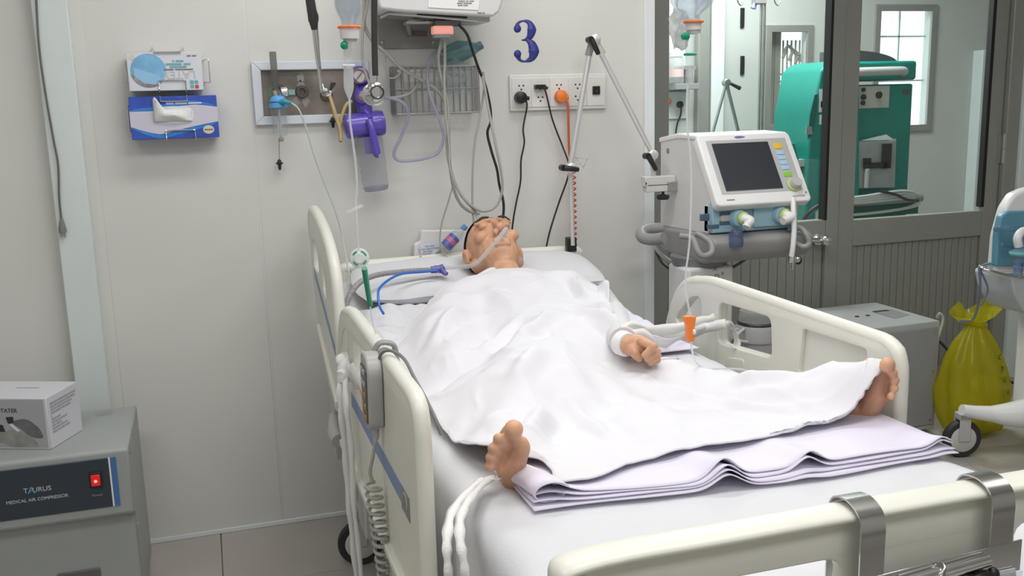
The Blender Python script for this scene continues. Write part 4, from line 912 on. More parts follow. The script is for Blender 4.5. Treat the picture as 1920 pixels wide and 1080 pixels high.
cap(pb_, Wr, 0.02, a, 0.017); cap(pb_, a, 0.0165, b, 0.0125); cap(pb_, b, 0.0125, c, 0.0095)
# legs
cap(pb_, (0.845,2.36,0.87), 0.062, (0.67,2.06,0.875), 0.048); cap(pb_, (0.67,2.06,0.875), 0.048, (0.525,1.76,0.868), 0.028)
cap(pb_, (1.0,2.36,0.845), 0.055, (1.13,2.03,0.815), 0.042); cap(pb_, (1.13,2.03,0.815), 0.042, (1.315,1.775,0.872), 0.031)
# right foot (sole towards the footboard)
def fR(px, py, y): return at(px, py, y=y)
heelR = fR(968,908,1.68); ankR = Vector((0.525,1.76,0.868))
ballR = fR(970,840,1.628); midR = fR(962,872,1.645); outR = fR(943,874,1.64)
cap(pb_, ankR, 0.028, heelR, 0.030); cap(pb_, heelR, 0.029, midR, 0.026); cap(pb_, midR, 0.024, ballR, 0.025); cap(pb_, heelR, 0.024, outR, 0.017)
cap(pb_, ankR, 0.027, ballR+Vector((0,0.035,0.02)), 0.018); cap(pb_, ankR, 0.028, outR+Vector((0,0.03,0.01)), 0.014); cap(pb_, ballR, 0.021, outR, 0.015)
for (px, py, r), base in zip(((963,805,.0185),(935,823,.0112),(924.5,841,.0108),(919.5,858,.0100),(917.5,875,.0092)), ((965,832),(951,842),(941,852),(934,864),(930,876))):
    b = fR(base[0], base[1], 1.632); t = fR(px, py, 1.568)
    cap(pb_, b, r*0.72, b*0.35+t*0.65, r*0.74); cap(pb_, b*0.35+t*0.65, r*0.74, t, r*0.97)
# left foot
heelL = fR(1622,778,1.73); ankL = Vector((1.315,1.775,0.872))
ballL = fR(1655,700,1.690); midL = fR(1643,738,1.70); outL = fR(1656,738,1.70)
cap(pb_, ankL, 0.033, heelL, 0.028); cap(pb_, heelL, 0.026, midL, 0.024); cap(pb_, midL, 0.022, ballL, 0.021); cap(pb_, heelL, 0.022, outL, 0.019)
cap(pb_, ankL, 0.03, ballL+Vector((-0.01,0.03,0.01)), 0.018); cap(pb_, ballL, 0.02, outL, 0.018)
for (px, py, r), base in zip(((1664,684,.0170),(1674.5,699,.0105),(1678,713,.0102),(1677,728,.0098),(1671,743,.0090)), ((1655,694),(1661,704),(1663,716),(1663,730),(1660,742))):
    b = fR(base[0], base[1], 1.692); t = fR(px, py, 1.640)
    cap(pb_, b, r*0.72, b*0.35+t*0.65, r*0.74); cap(pb_, b*0.35+t*0.65, r*0.74, t, r*0.97)
# head
HC = Vector((0.925,3.165,1.045)); fdir = Vector((0.0,-0.50,0.866)).normalized(); cr = Vector((0,0.866,0.50)).normalized()
HS = 1.22
def hp(x, c, f): return HC + (X3*x + cr*c + fdir*f)*HS
hax = (X3, fdir, cr)
S_ = lambda *r: tuple(v*HS for v in r)
pb_.ball(hp(0,0.015,-0.01), S_(0.073,0.088,0.098), 20, 14, hax)
pb_.ball(hp(0,-0.045,0.012), S_(0.060,0.066,0.070), 18, 12, hax)
pb_.ball(hp(0,-0.092,0.034), S_(0.026,0.024,0.020), 12, 8, hax)
for s in (-1, 1):
    cap(pb_, hp(s*0.058,-0.045,-0.012), 0.020*HS, hp(s*0.020,-0.090,0.030), 0.017*HS)
    pb_.ball(hp(s*0.043,-0.010,0.056), S_(0.022,0.018,0.018), 12, 8, hax)
    pb_.ball(hp(s*0.031,0.020,0.070), S_(0.0155,0.011,0.0095), 12, 8, hax)
    cap(pb_, hp(s*0.014,0.036,0.080), 0.008*HS, hp(s*0.048,0.038,0.066), 0.007*HS)
    pb_.ball(hp(s*0.078,-0.002,-0.018), S_(0.009,0.020,0.030), 12, 8, hax)
    pb_.ball(hp(s*0.012,-0.028,0.086), S_(0.009,0.011,0.009), 10, 7, hax)
cap(pb_, hp(0,0.028,0.076), 0.008*HS, hp(0,-0.022,0.099), 0.0115*HS)
cap(pb_, hp(-0.018,-0.052,0.076), 0.007*HS, hp(0.018,-0.052,0.076), 0.007*HS); cap(pb_, hp(-0.015,-0.064,0.073), 0.008*HS, hp(0.015,-0.064,0.073), 0.008*HS)
cap(pb_, hp(0,-0.07,-0.02), 0.05*HS, (0.925,3.05,0.985), 0.055)
person = thing('person', 'person lying on the back under a white blanket, bare feet and one hand out', 'person', (0.925, 2.5, 0.86))
bo = obj('body', pb_, skin, person, recalc=False)
rm = bo.modifiers.new('remesh', 'REMESH'); rm.mode = 'VOXEL'; rm.voxel_size = 0.003; rm.use_smooth_shade = True
sm_ = bo.modifiers.new('smooth', 'SMOOTH'); sm_.factor = 0.5; sm_.iterations = 1
bpy.context.view_layer.update()
me = bpy.data.meshes.new_from_object(bo.evaluated_get(bpy.context.evaluated_depsgraph_get()))
bo.modifiers.clear(); bo.data = me; me.name = 'body'
me.polygons.foreach_set('use_smooth', [True]*len(me.polygons))
if not me.materials: me.materials.append(skin)
HA = (cr*0.74 - fdir*0.67).normalized(); HB = (cr*0.67 + fdir*0.74).normalized()
def hairf(u_, v_):
    ph = 2*PI*u_; th = PI*(0.455+0.02*math.cos(ph*2)+0.01*noise.noise(Vector((math.cos(ph)*6,math.sin(ph)*6,0))))*v_
    q = HA*math.cos(th) + (X3*math.cos(ph) + HB*math.sin(ph))*math.sin(th)
    n_ = 1+0.018*noise.noise(q*14)
    return hp(0,0.015,-0.01) + (X3*(q.dot(X3)*0.0775) + fdir*(q.dot(fdir)*0.0915) + cr*(q.dot(cr)*0.1025))*HS*n_
obj('gown_sleeve', MB().tube([(1.08,2.93,0.93), (1.11,2.80,0.925), E_+Vector((0.01,0,0.005)), E_*0.5+Wr*0.5+Vector((0.004,0,0.004)), Wr*0.92+E_*0.08], [0.062,0.060,0.052,0.044,0.036], n=16), sheetm, person, label='white gown sleeve')
obj('hair', MB().grid(hairf, 40, 16), hairm, person, label='short dark hair')
for s in (-1, 1):
    obj('eyebrow', MB().tube([hp(s*0.014,0.038,0.0885), hp(s*0.032,0.043,0.0845), hp(s*0.050,0.038,0.0745)], [0.003,0.0035,0.002], n=6, flat=1.6), hairm, person)
# ================================================================ BLANKET
def segd(x, y, s):
    (x0,y0),(x1,y1) = s[0], s[1]; dx, dy = x1-x0, y1-y0
    t = max(0, min(1, ((x-x0)*dx+(y-y0)*dy)/(dx*dx+dy*dy+1e-9)))
    return math.hypot(x-x0-dx*t, y-y0-dy*t), t
FEAT = [((0.925,2.42),(0.925,2.90),.24,.125,.155), ((0.745,2.92),(0.63,2.66),.13,.12,.10), ((0.63,2.66),(0.60,2.36),.11,.10,.080),
        ((1.09,2.90),(1.12,2.67),.11,.13,.125), ((1.12,2.67),(1.0,2.28),.085,.12,.105), ((0.845,2.36),(0.67,2.06),.17,.125,.110),
        ((0.67,2.06),(0.53,1.77),.09,.110,.048), ((0.53,1.84),(0.555,1.76),.055,.060,.030), ((0.97,2.36),(1.13,2.03),.14,.070,.030), ((1.13,2.03),(1.30,1.78),.085,.030,.065),
        ((1.315,1.80),(1.350,1.70),.075,.075,.115), ((0.925,2.3),(0.92,1.95),.20,.06,.02)]
FOLDS = [((0.62,2.30),(0.80,2.52),.020,.016),((0.66,2.22),(0.90,2.43),.022,.014),((1.02,2.20),(0.93,2.45),.020,.015),((1.09,2.29),(0.97,2.55),.018,.015),((0.52,2.45),(0.70,2.72),.02,.012),
         ((0.50,2.20),(0.62,2.20),.018,.010),((1.12,2.56),(1.16,2.80),.015,.016),((1.05,2.60),(1.10,2.88),.016,.014),((1.07,2.50),(1.18,2.68),.014,.014),((0.60,1.95),(0.74,2.12),.02,.010),((0.57,1.74),(0.66,1.88),.018,.012),
         ((1.26,1.84),(1.16,1.98),.018,.012),((1.20,1.72),(1.05,1.88),.02,.008),((0.85,2.62),(0.80,2.90),.02,.006),((0.92,1.75),(0.87,2.15),.025,.007),((0.75,1.70),(0.72,1.95),.02,.009),((1.12,1.78),(0.98,2.05),.022,.007)]
def bl_h(x, y):
    p = 4; s = 0
    for a, b, w, h0, h1 in FEAT:
        d, t = segd(x, y, (a, b)); h = h0+(h1-h0)*t
        s += (h*math.exp(-(d/w)**2.6*1.1))**p
    h = s**(1/p)
    for a, b, w, k in FOLDS:
        d, t = segd(x, y, (a, b)); f = math.exp(-(d/w)**2)*math.sin(PI*min(max(t,0.04),0.96))
        k *= 1.6; h += k*f - k*0.5*math.exp(-((d-w*2)/w)**2)*math.sin(PI*min(max(t,0.04),0.96))
    h += 0.011*noise.noise(Vector((x*6+y*2, y*4, 0.3))) + 0.006*noise.noise(Vector((x*16+y*6, y*13-x*5, 1.7)))
    h += 0.007*max(0, 1-abs(noise.noise(Vector((x*4.5+y*2.5, y*3.5-x*2, 5.1))))*5)**2 + 0.004*max(0, 1-abs(noise.noise(Vector((x*9-y*3, y*8+x*4, 9.4))))*5)**2
    return max(h, 0.002)
Lb = [(0.560,1.575),(0.580,1.63),(0.570,1.68),(0.51,1.715),(0.465,1.79),(0.455,1.95),(0.448,2.20),(0.455,2.45),(0.475,2.70),(0.56,2.86),(0.68,2.95),(0.80,3.01)]
Rb = [(1.330,1.700),(1.368,1.674),(1.374,1.75),(1.355,1.86),(1.315,1.985),(1.20,2.07),(1.13,2.15),(1.03,2.14),(0.99,2.24),(1.06,2.48),(1.15,2.70),(1.19,2.88),(1.055,3.02)]
Lp, _ = spline([Vector((*p, 0)) for p in Lb], [0]*len(Lb), 10); Rp, _ = spline([Vector((*p, 0)) for p in Rb], [0]*len(Rb), 10)
Bb = [(0.560,1.575),(0.64,1.572),(0.76,1.618),(1.0,1.638),(1.20,1.668),(1.30,1.68),(1.330,1.700)]
Bp, _ = spline([Vector((*p, 0)) for p in Bb], [0]*len(Bb), 10)
Tb = [(0.80,3.01),(0.86,3.04),(0.925,3.05),(0.99,3.04),(1.055,3.02)]
Tp, _ = spline([Vector((*p, 0)) for p in Tb], [0]*len(Tb), 10)
def lerp(P_, t):
    k = t*(len(P_)-1); i = min(int(k), len(P_)-2); return P_[i]*(1-(k-i)) + P_[i+1]*(k-i)
def blf(lift=0.0):
    def f(u_, v_):
        l, r = lerp(Lp, v_), lerp(Rp, v_); b, t = lerp(Bp, u_), lerp(Tp, u_)
        q = l*(1-u_)+r*u_ + b*(1-v_)+t*v_ - (Lp[0]*(1-u_)*(1-v_)+Rp[0]*u_*(1-v_)+Lp[-1]*(1-u_)*v_+Rp[-1]*u_*v_)
        h = bl_h(q.x, q.y) + lift
        e = min(u_, 1-u_)
        z = ztop(q.y) + 0.012 + h + 0.022*max(0, min(1, (1.93-q.y)/0.1))*max(0, min(1, (q.x-0.50)/0.08))
        return Vector((q.x, q.y, z))
    return f
bl = thing('blanket', 'white cotton blanket draped over the lying patient from chin to ankles', 'blanket', (0.9, 2.3, 0.84))
o = obj('cloth', MB().grid(blf(), 150, 190), blanketm, bl, ang=180, recalc=False)
sd = o.modifiers.new('thick', 'SOLIDIFY'); sd.thickness = 0.004; sd.offset = -1
g = blf()
obj('hem', MB().tube([g(k/90, 0.0)+Vector((0,-0.0005,-0.002)) for k in range(91)], 0.0028, n=6, smooth=0), blanketm, bl)
obj('hem', MB().tube([g(0.0, k/120)+Vector((0,0,-0.002)) for k in range(121)], 0.0028, n=6, smooth=0), blanketm, bl)
obj('hem', MB().tube([g(1.0, k/120)+Vector((0,0,-0.002)) for k in range(121)], 0.0028, n=6, smooth=0), blanketm, bl)
# folded draw sheet under the feet: four layers with wavy front edges
ds = thing('draw_sheet', 'lilac tinted folded draw sheet in layers under the feet on the mattress', 'sheet', (0.9, 1.65, 0.835))
for L_ in range(4):
    def lay(u_, v_, L_=L_):
        x = 0.505+0.01*L_*0.3 + (1.378-0.505-0.004*L_)*u_
        fr_ = 1.520 - 0.015*math.sin(u_*3.0) + (0.05*max(0,0.12-u_)/0.12)*0 - 0.045*u_ + 0.008*L_ + 0.005*math.sin(u_*8+L_*0.9) + 0.0025*math.sin(u_*17+L_*2.1)
        bk_ = 1.80
        y = fr_ + (bk_-fr_)*v_
        rip = 0.034*math.exp(-((u_-0.42)/0.040)**2) + (0.024 if L_ > 1 else 0.006)*math.exp(-((u_-0.60-0.01*L_)/0.035)**2) + 0.016*math.exp(-((u_-0.97)/0.03)**2)*(1 if L_ > 1 else 0.3) + 0.020*math.exp(-((u_-0.03)/0.05)**2)*(L_/3)
        z = ztop(y) + 0.010 + 0.0040*L_*(1-0.1*v_) + rip*(1-v_)**2.5*(0.75+0.12*L_) + 0.0025*(1+math.sin(u_*7+L_*0.6))*max(0,1-v_*5)*(0.3+0.3*L_)
        z += 0.003*noise.noise(Vector((x*9, y*7, L_)))*min(1, v_*6)
        return Vector((x, y, z))
    o = obj('sheet_layer', MB().grid(lay, 110, 14), lilac, ds, ang=180, recalc=False)
    o.modifiers.new('thick', 'SOLIDIFY').thickness = 0.0022
# rolled loop at the sheet's left corner
mb = MB(); pr = []
for i in range(9):
    f = i/8; c = Vector((0.475+0.03*f*0, 1.60-0.075*f, 0.862))
    mb_r = 0.020
vs = []; fs = []; nn = 22
for j in range(7):
    f = j/6; cy = 1.70-0.155*f; cxx = 0.478+0.018*math.sin(f*2) + 0.02*f
    for k in range(nn+1):
        t = -0.6*PI + 1.75*PI*k/nn
        rr = 0.017+0.004*f
        vs.append((cxx + rr*1.5*(-math.cos(t-0.3*PI)) + 0.03, cy - 0.02*k/nn, ztop(1.6)+0.012+rr + rr*math.sin(t-0.3*PI)*0.9))
for j in range(6):
    for k in range(nn): fs.append((j*(nn+1)+k, j*(nn+1)+k+1, (j+1)*(nn+1)+k+1, (j+1)*(nn+1)+k))
o = obj('rolled_edge', MB().add(vs, fs), lilac, ds, ang=180, recalc=False); o.modifiers.new('thick','SOLIDIFY').thickness = 0.0025
# rumpled loose sheet at the patient's left side and by the right arm
def loose(x0, x1, y0, y1, amp, seed, skew=0.0):
    def f(u_, v_):
        x = x0+(x1-x0)*u_ + skew*v_ + 0.012*noise.noise(Vector((seed, v_*6, 0)))*(1 if u_ in (0, 1) else 0.5); y = y0+(y1-y0)*v_
        e = min(u_, 1-u_, v_, 1-v_)*8
        h = amp*min(1, e)*(0.6+0.8*noise.noise(Vector((x*8+seed, y*6, 0))) + 0.7*abs(noise.noise(Vector((x*14+y*9, y*10-x*7, seed)))))
        return Vector((x, y, ztop(y)+0.014+max(0, h)))
    return f
ls = tag(obj('loose_sheet', MB().grid(loose(1.02, 1.300, 2.40, 3.12, 0.030, 3.3), 46, 80), lilac, None, ang=180, recalc=False), 'rumpled lilac white sheet bunched beside the patient\'s uncovered hand', 'sheet')
ls.modifiers.new('thick','SOLIDIFY').thickness = 0.003
ls = tag(obj('loose_sheet', MB().grid(loose(0.425, 0.70, 2.60, 3.10, 0.034, 8.1), 40, 60), sheetm, None, ang=180, recalc=False), 'rumpled white sheet between the pillow and the left foot-end rail', 'sheet')
ls.modifiers.new('thick','SOLIDIFY').thickness = 0.003
# ================================================================ ON AND AROUND THE BED
def ribbon(name, pts, w, m, parent, th=0.002, side=None, wob=0.0, label=None):
    """a strap: a flat band following pts, its width along side"""
    pp, _ = spline([Vector(p) for p in pts], [0]*len(pts), 8); vs = []; fs = []
    for i, p in enumerate(pp):
        t = (pp[min(i+1,len(pp)-1)]-pp[max(i-1,0)]).normalized()
        s = Vector(side) if side is not None else t.cross(Vector((0,-1,0.2)))
        s = (s - t*s.dot(t)).normalized()
        if wob: s = (Matrix.Rotation(wob*noise.noise(Vector((i*0.13, w*50, 1.1))), 3, t) @ s)
        ww = w*(0.5+0.08*math.sin(i*0.9) if wob else 0.5)
        vs += [p-s*ww, p, p+s*ww]
        if wob: vs[-2] = p + t.cross(s)*0.004
        if i: o = 3*i; fs += [(o-3,o-2,o+1,o), (o-2,o-1,o+2,o+1)]
    o = obj(name, MB().add(vs, fs), m, parent, recalc=False, ang=180, label=label)
    o.modifiers.new('t','SOLIDIFY').thickness = th
    return o
# hand control
hc = thing('bed_hand_control', 'grey bed hand control hooked on the left side rail with a coiled cord', 'remote', at(690, 720, y=2.05))
H = lambda px, py, y=2.05: at(px, py, y=y)
xa, xb = H(676,720).x, H(713,720).x; z1, z0 = H(690,660).z, H(695,803).z
xl_ = xb-0.048
prof = [(2.02,z0+0.012),(2.035,z0),(2.075,z0),(2.088,z0+0.012),(2.098,z1-0.035),(2.090,z1-0.008),(2.06,z1),(2.025,z1-0.006),(2.005,z1-0.035)]
obj('handset', MB().prism([(0.331, a, b) for a, b in roundpoly(prof, 0.018)], (-0.034, 0, 0)), mat('handset_grey', (0.43,0.43,0.42), 0.35), hc, bevel=0.005, seg=3)
xk = 0.331-0.0345
obj('keypad', MB().prism([(xk, a, b) for a, b in roundpoly([(2.026,z0+0.015),(2.082,z0+0.015),(2.088,z1-0.03),(2.015,z1-0.03)], 0.01)], (-0.002,0,0)), mat('keypad_dark', (0.12,0.12,0.13), 0.4), hc)
for k in range(5):
    for dy in (2.038, 2.066):
        zz = z0+0.028+0.026*k
        obj('button', MB().box((xk-0.0045, dy-0.008, zz-0.007), (xk-0.001, dy+0.008, zz+0.007)), mat('button_pale', (0.5,0.5,0.5), 0.4) if k > 2 else mat('button_amber', (0.55,0.28,0.08), 0.4), hc, bevel=0.002)
obj('hook', MB().tube([(0.322,2.07,z1-0.02),(0.324,2.07,1.012),(0.335,2.07,1.030),(0.352,2.07,1.032),(0.370,2.07,1.022),(0.375,2.07,0.985)], 0.006, n=10, flat=1.8), greyp, hc)
obj('strain_relief', MB().tube([(0.315,2.055,z0+0.004),(0.317,2.055,z0-0.02),(0.314,2.055,z0-0.035)], [0.009,0.007,0.005]), lgrey, hc)
cpts = [(0.314,2.055,z0-0.035),(0.305,2.05,z0-0.07),(0.298,2.05,z0-0.10),(0.302,2.05,z0-0.125)]
obj('cord', MB().tube(cpts, 0.004, n=8), cord, hc)
mb = MB(); a0 = Vector((0.302,2.05,z0-0.125)); a1 = Vector((0.330,2.05,0.33)); nn = 420
pl = []
for k in range(nn+1):
    f = k/nn; c = a0+(a1-a0)*f; rr = 0.017*(1-0.25*f) if k > 8 else 0.017*k/8
    pl.append(c + Vector((rr*math.cos(2*PI*k/21), rr*math.sin(2*PI*k/21), 0)))
pl += [Vector((0.335,2.08,0.30)), Vector((0.36,2.2,0.30)), Vector((0.45,2.4,0.38)), Vector((0.48,2.5,0.44))]
obj('coiled_cord', MB().tube(pl, 0.0042, n=7, smooth=0), cord, hc)
kb = thing('control_cable', 'grey cable draped over the left side rail behind the hand control', 'cable', (0.35, 2.0, 1.02))
obj('cable', MB().tube([(0.328,2.04,0.93),(0.326,2.03,0.99),(0.333,2.02,1.022),(0.352,2.00,1.030),(0.372,1.97,1.017),(0.384,1.93,0.985),(0.394,1.87,0.955),(0.40,1.82,0.93),(0.407,1.80,0.90)], 0.0038, n=9), mat('dark_grey_cable', (0.20,0.20,0.20), 0.5), kb)
# white cloth strap tied on the left rail
cs = thing('cloth_strap', 'long white cloth strap knotted on the left side rail and hanging to the floor', 'strap', (0.315, 2.5, 0.85))
R_ = lambda px, py, y=2.52: at(px, py, y=y)
ribbon('wrap', [(0.318,2.47,0.862),(0.312,2.50,0.865),(0.31,2.54,0.862),(0.318,2.58,0.855),(0.35,2.60,0.85),(0.385,2.57,0.852),(0.392,2.52,0.857),(0.385,2.48,0.86)], 0.045, gauze, cs, side=(0,0.1,1), wob=0.3)
mb = MB().ball((0.312,2.50,0.865),(0.018,0.03,0.028),14,10).ball((0.300,2.475,0.852),(0.016,0.022,0.022),12,8).ball((0.306,2.515,0.885),(0.016,0.026,0.016),12,8)
for i, v in enumerate(mb.v): mb.v[i] = tuple(Vector(v)*1.0 + Vector((1,1,1))*0.006*noise.noise(Vector(v)*45))
obj('knot', mb, gauze, cs)
ribbon('tail', [(0.305,2.49,0.868),(0.294,2.46,0.82),(0.292,2.45,0.74),(0.297,2.45,0.60),(0.300,2.45,0.45),(0.306,2.45,0.30),(0.309,2.45,0.15),(0.312,2.44,0.03)], 0.022, gauze, cs, side=(1,0.35,0), wob=0.6)
ribbon('tail', [(0.31,2.47,0.86),(0.30,2.43,0.80),(0.306,2.42,0.68),(0.305,2.42,0.52),(0.312,2.42,0.36),(0.314,2.42,0.2),(0.320,2.42,0.05)], 0.014, gauze, cs, side=(1,-0.5,0), wob=0.7)
ribbon('band', [(0.318,2.47,0.862),(0.322,2.42,0.875),(0.323,2.34,0.878),(0.324,2.27,0.88)], 0.045, gauze, cs, side=(0,0,1), wob=0.3)
# wrist restraint
wrr = thing('wrist_restraint', 'white wrist cuff with straps from the uncovered hand to the right side rail', 'strap', Wr)
ad = ((Hc-Wr).normalized()*0.35 + (Wr-E_).normalized()*0.65).normalized()
prr = Wr - ad*0.040
obj('cuff', MB().lathe([(0.0285,-0.015),(0.0315,-0.012),(0.0305,0.004),(0.031,0.010),(0.029,0.014)], Wr-ad*0.004, ad, 24), gauze, wrr)
e1 = at(1362, 606, x=1.395); e2 = at(1318, 600, x=1.395)
s0 = at(1198, 634, z=0.955)
ribbon('strap', [prr+Vector((0.02,0.01,0.02)), s0+Vector((0,0.05,0.012)), at(1250,618,x=1.20), at(1318,602,x=1.36), at(1345,596,x=1.415)], 0.028, gauze, wrr, side=(0,0.2,1), wob=0.25)
ribbon('strap', [prr+Vector((0.03,0.0,0.01)), s0+Vector((0.03,0.05,-0.004)), at(1245,642,x=1.20), at(1310,620,x=1.35), at(1362,606,x=1.39)], 0.026, gauze, wrr, side=(0,0.2,1), wob=0.25)
ribbon('strap', [at(1355,607,x=1.39), at(1370,606,x=1.425), at(1378,625,x=1.44), at(1381,645,x=1.435), at(1378,650,x=1.40)], 0.022, gauze, wrr, side=(0,1,0.2), wob=0.2)
ribbon('strap', [prr+Vector((0.02,0.01,0.018)), s0+Vector((0.01,0.06,0.02)), at(1252,627,x=1.21), at(1320,612,x=1.36), at(1340,604,x=1.41)], 0.018, gauze, wrr, side=(0,0.2,1), wob=0.3)
# ankle straps at the right foot
an = thing('ankle_restraint', 'pair of white straps running from under the bare foot over the mattress edge', 'strap', at(880, 920, z=0.85))
for k in range(2):
    ox = 0.010*k
    ribbon('strap', [at(930+8*k,893,z=0.862), at(905+10*k,900+2*k,z=0.858), at(870+13*k,930+4*k,z=0.855), at(846+18*k,965+4*k,z=0.852), at(838+24*k,1010,z=0.838), at(838+30*k,1050,z=0.81), at(842+32*k,1100,z=0.76), at(850+32*k,1180,z=0.64)], 0.016, gauze, an, side=(1,0.5,0.1), wob=0.35)
# tray and water bottle at the headboard
tr = thing('foam_tray', 'white foam tray with a printed leaflet propped behind the headboard', 'tray', at(820, 470, y=3.50))
V = lambda px, py, dy=3.495: at(px, py, y=dy)
obj('tray', MB().prism([V(a,b) for a, b in roundpoly([(790,432),(872,432),(905,452),(905,540),(778,540),(777,458),(789,453)], 5)], (0,0.03,0)), white, tr, bevel=0.004, seg=2)
lp = obj('leaflet', MB().prism([V(a,b,3.484) for a, b in ((787,457),(842,452),(812,480),(790,481))], (0,0.002,0)), mat('leaflet_white', (0.74,0.76,0.84), 0.5), tr)
for k in range(4): text('lettering', ('#USE ONCE','#DO NOT RESTERILISE','#LOT 2104','#STERILE')[k], 0.0085, V(806-2*k,461+5*k,3.4825), Vector((1,0,0.04)), Z3, mat('blue_grey_print', (0.40,0.45,0.58), 0.6), lp)
obj('clip', MB().tube([V(788,478,3.43), V(789,484,3.427), V(791,492,3.428), V(790,498,3.43)], 0.004), chrome, tr)
wbt = thing('water_bottle', 'small clear bottle with blue and red label leaning behind the head of the bed', 'bottle', at(845, 455, y=3.455))
b0, b1 = V(828,470,3.425), V(873,424,3.445); ax = (b1-b0).normalized(); L = (b1-b0).length
obj('bottle', MB().lathe([(0.001,0),(0.020,0.002),(0.022,0.01),(0.022,L*0.62),(0.019,L*0.72),(0.010,L*0.84),(0.009,L*0.9)], b0, ax, 20), clearp, wbt)
obj('label', MB().lathe([(0.0224,L*0.18),(0.0224,L*0.55)], b0, ax, 20), mat('label_blue', (0.10,0.12,0.42), 0.4), wbt)
obj('label_patch', MB().lathe([(0.0228,L*0.30),(0.0228,L*0.44)], b0, ax, 20), mat('label_red', (0.50,0.15,0.25), 0.4), wbt)
obj('cap', MB().lathe([(0.011,L*0.88),(0.0115,L*0.98),(0.010,L)], b0, ax, 16), mat('label_blue_cap', (0.15,0.35,0.70), 0.4), wbt)
# breathing hose to the mouth
bh = thing('breathing_hose', 'grey breathing hose with a violet connector crossing the pillow to the patient\'s mouth', 'hose', at(740, 515, y=3.2))
mth = hp(0.0,-0.058,0.088)
cn = at(822,505,y=3.12)
pts = [at(643,610,y=2.93), at(648,575,y=2.95), at(661,545,y=3.0), at(682,525,y=3.06), at(715,514,y=3.1), at(770,508,y=3.12), at(812,506,y=3.12)]
pp, _ = spline(pts, [0]*len(pts), 40)
obj('hose', MB().tube(pp, [0.0085+0.0011*math.sin(i*1.9) for i in range(len(pp))], n=12, smooth=0), mat('hose_grey', (0.33,0.32,0.33), 0.45), bh)
vio = mat('violet_connector', (0.13,0.13,0.42), 0.35)
obj('connector', MB().tube([at(808,506,y=3.12), cn, at(832,500,y=3.12)], [0.012,0.013,0.011], smooth=0).tube([at(825,498,y=3.12), at(832,510,y=3.11), at(838,514,y=3.10)], [0.008,0.009,0.007]).lathe([(0.010,-0.003),(0.018,0),(0.010,0.003)], cn, (0.3,-0.5,0.6), 16), vio, bh)
obj('tube', MB().tube([at(832,503,y=3.12), at(860,500,y=3.09), at(895,492,y=3.04), mth+Vector((0,-0.03,0.03)), mth], 0.007, n=12), clearm, bh)
bt = thing('blue_sample_line', 'thin bright blue line looping over the pillow beside the grey hose', 'tube', at(720, 540, y=3.1))
obj('line', MB().tube([at(820,507,y=3.10), at(790,510,y=3.10), at(755,513,y=3.08), at(730,524,y=3.04), at(712,540,y=3.0), at(709,555,y=2.97), at(712,575,y=2.94), at(719,588,y=2.90)], 0.0042, n=8), mat('bright_blue_tube', (0.03,0.17,0.62), 0.35), bt)
# ================================================================ LEFT: COMPRESSOR AND BOX
cp = thing('air_compressor', 'light grey air compressor cabinet with dark blue front panel by the left wall', 'compressor', (-0.58, 3.19, 0))
cgr = mat('compressor_grey', (0.34, 0.365, 0.36), 0.4, var=0.02)
cx0, cx1, cy0, cy1, cz1 = -0.92, -0.283, 2.972, 3.41, 0.565
prof = [(cy0+0.035, 0.03), (cy0+0.03, 0.34), (cy0, 0.36), (cy0+0.002, cz1-0.008), (cy0+0.012, cz1), (cy1, cz1), (cy1, 0.03)]
obj('cabinet', MB().prism([(cx0, a, b) for a, b in prof], (cx1-cx0, 0, 0)), cgr, cp, bevel=0.006, seg=2)
CPt = lambda px, py: at(px, py, y=cy0-0.003)
za, zb_ = CPt(150, 935).z, CPt(217, 853).z
pnl = obj('front_panel', MB().box((cx0+0.02, cy0-0.003, 0.388), (-0.342, cy0+0.004, 0.540)), mat('panel_navy', (0.028, 0.042, 0.062), 0.3), cp, bevel=0.001, seg=1)
obj('panel_stripe', MB().box((-0.340, cy0-0.003, 0.388), (-0.3355, cy0+0.004, 0.540)), white, cp)
obj('panel_stripe', MB().box((-0.335, cy0-0.003, 0.388), (-0.320, cy0+0.004, 0.540)), mat('stripe_blue', (0.06,0.17,0.42), 0.35), cp)
sw = obj('rocker_switch', MB().box((-0.397, cy0-0.009, 0.455), (-0.362, cy0-0.002, 0.502)), black, cp, bevel=0.002)
obj('switch_lamp', MB().box((-0.392, cy0-0.012, 0.461), (-0.367, cy0-0.008, 0.496)), mat('red_lamp', (0.6,0.01,0.01), 0.3, emit=(1.0,0.02,0.02), estr=0.25), sw, bevel=0.003)
obj('lamp_glow', MB().ball((-0.3795, cy0-0.012, 0.476), (0.005,0.001,0.005), 12, 6), mat('lamp_core', (0.9,0.2,0.15), 0.3, emit=(1.0,0.35,0.3), estr=1.0), sw)
yt = cy0-0.0036
wi = mat('panel_white_print', (0.55,0.58,0.60), 0.5)
bi = mat('panel_blue_print', (0.10,0.35,0.65), 0.5)
text('lettering', 'T  URUS', 0.0205, (CPt(70,917).x, yt, CPt(70,918).z), X3, Z3, wi, cp, label='white lettering on the dark panel')
ca = CPt(58.5, 919); ca.y = yt
def LA(a, b): return ca + Vector((a, 0, b))
obj('letter', MB().tube([LA(-.008,-.010),LA(0,.009)], 0.0017, n=6, smooth=0).tube([LA(0,.009),LA(.006,-.004),LA(.008,-.010)], 0.0017, n=6, smooth=0).tube([LA(-.009,-.008),LA(.001,-.001),LA(.007,-.006)], 0.0014, n=6, smooth=0), bi, cp)
text('lettering', 'MEDICAL AIR COMPRESSOR', 0.0137, (CPt(70,935).x, yt, CPt(70,936).z), X3, Z3, wi, cp, sx=0.97)
text('lettering', 'Power', 0.0115, (-0.379, yt, 0.430), X3, Z3, mat('dim_print', (0.30,0.31,0.33), 0.5), cp)
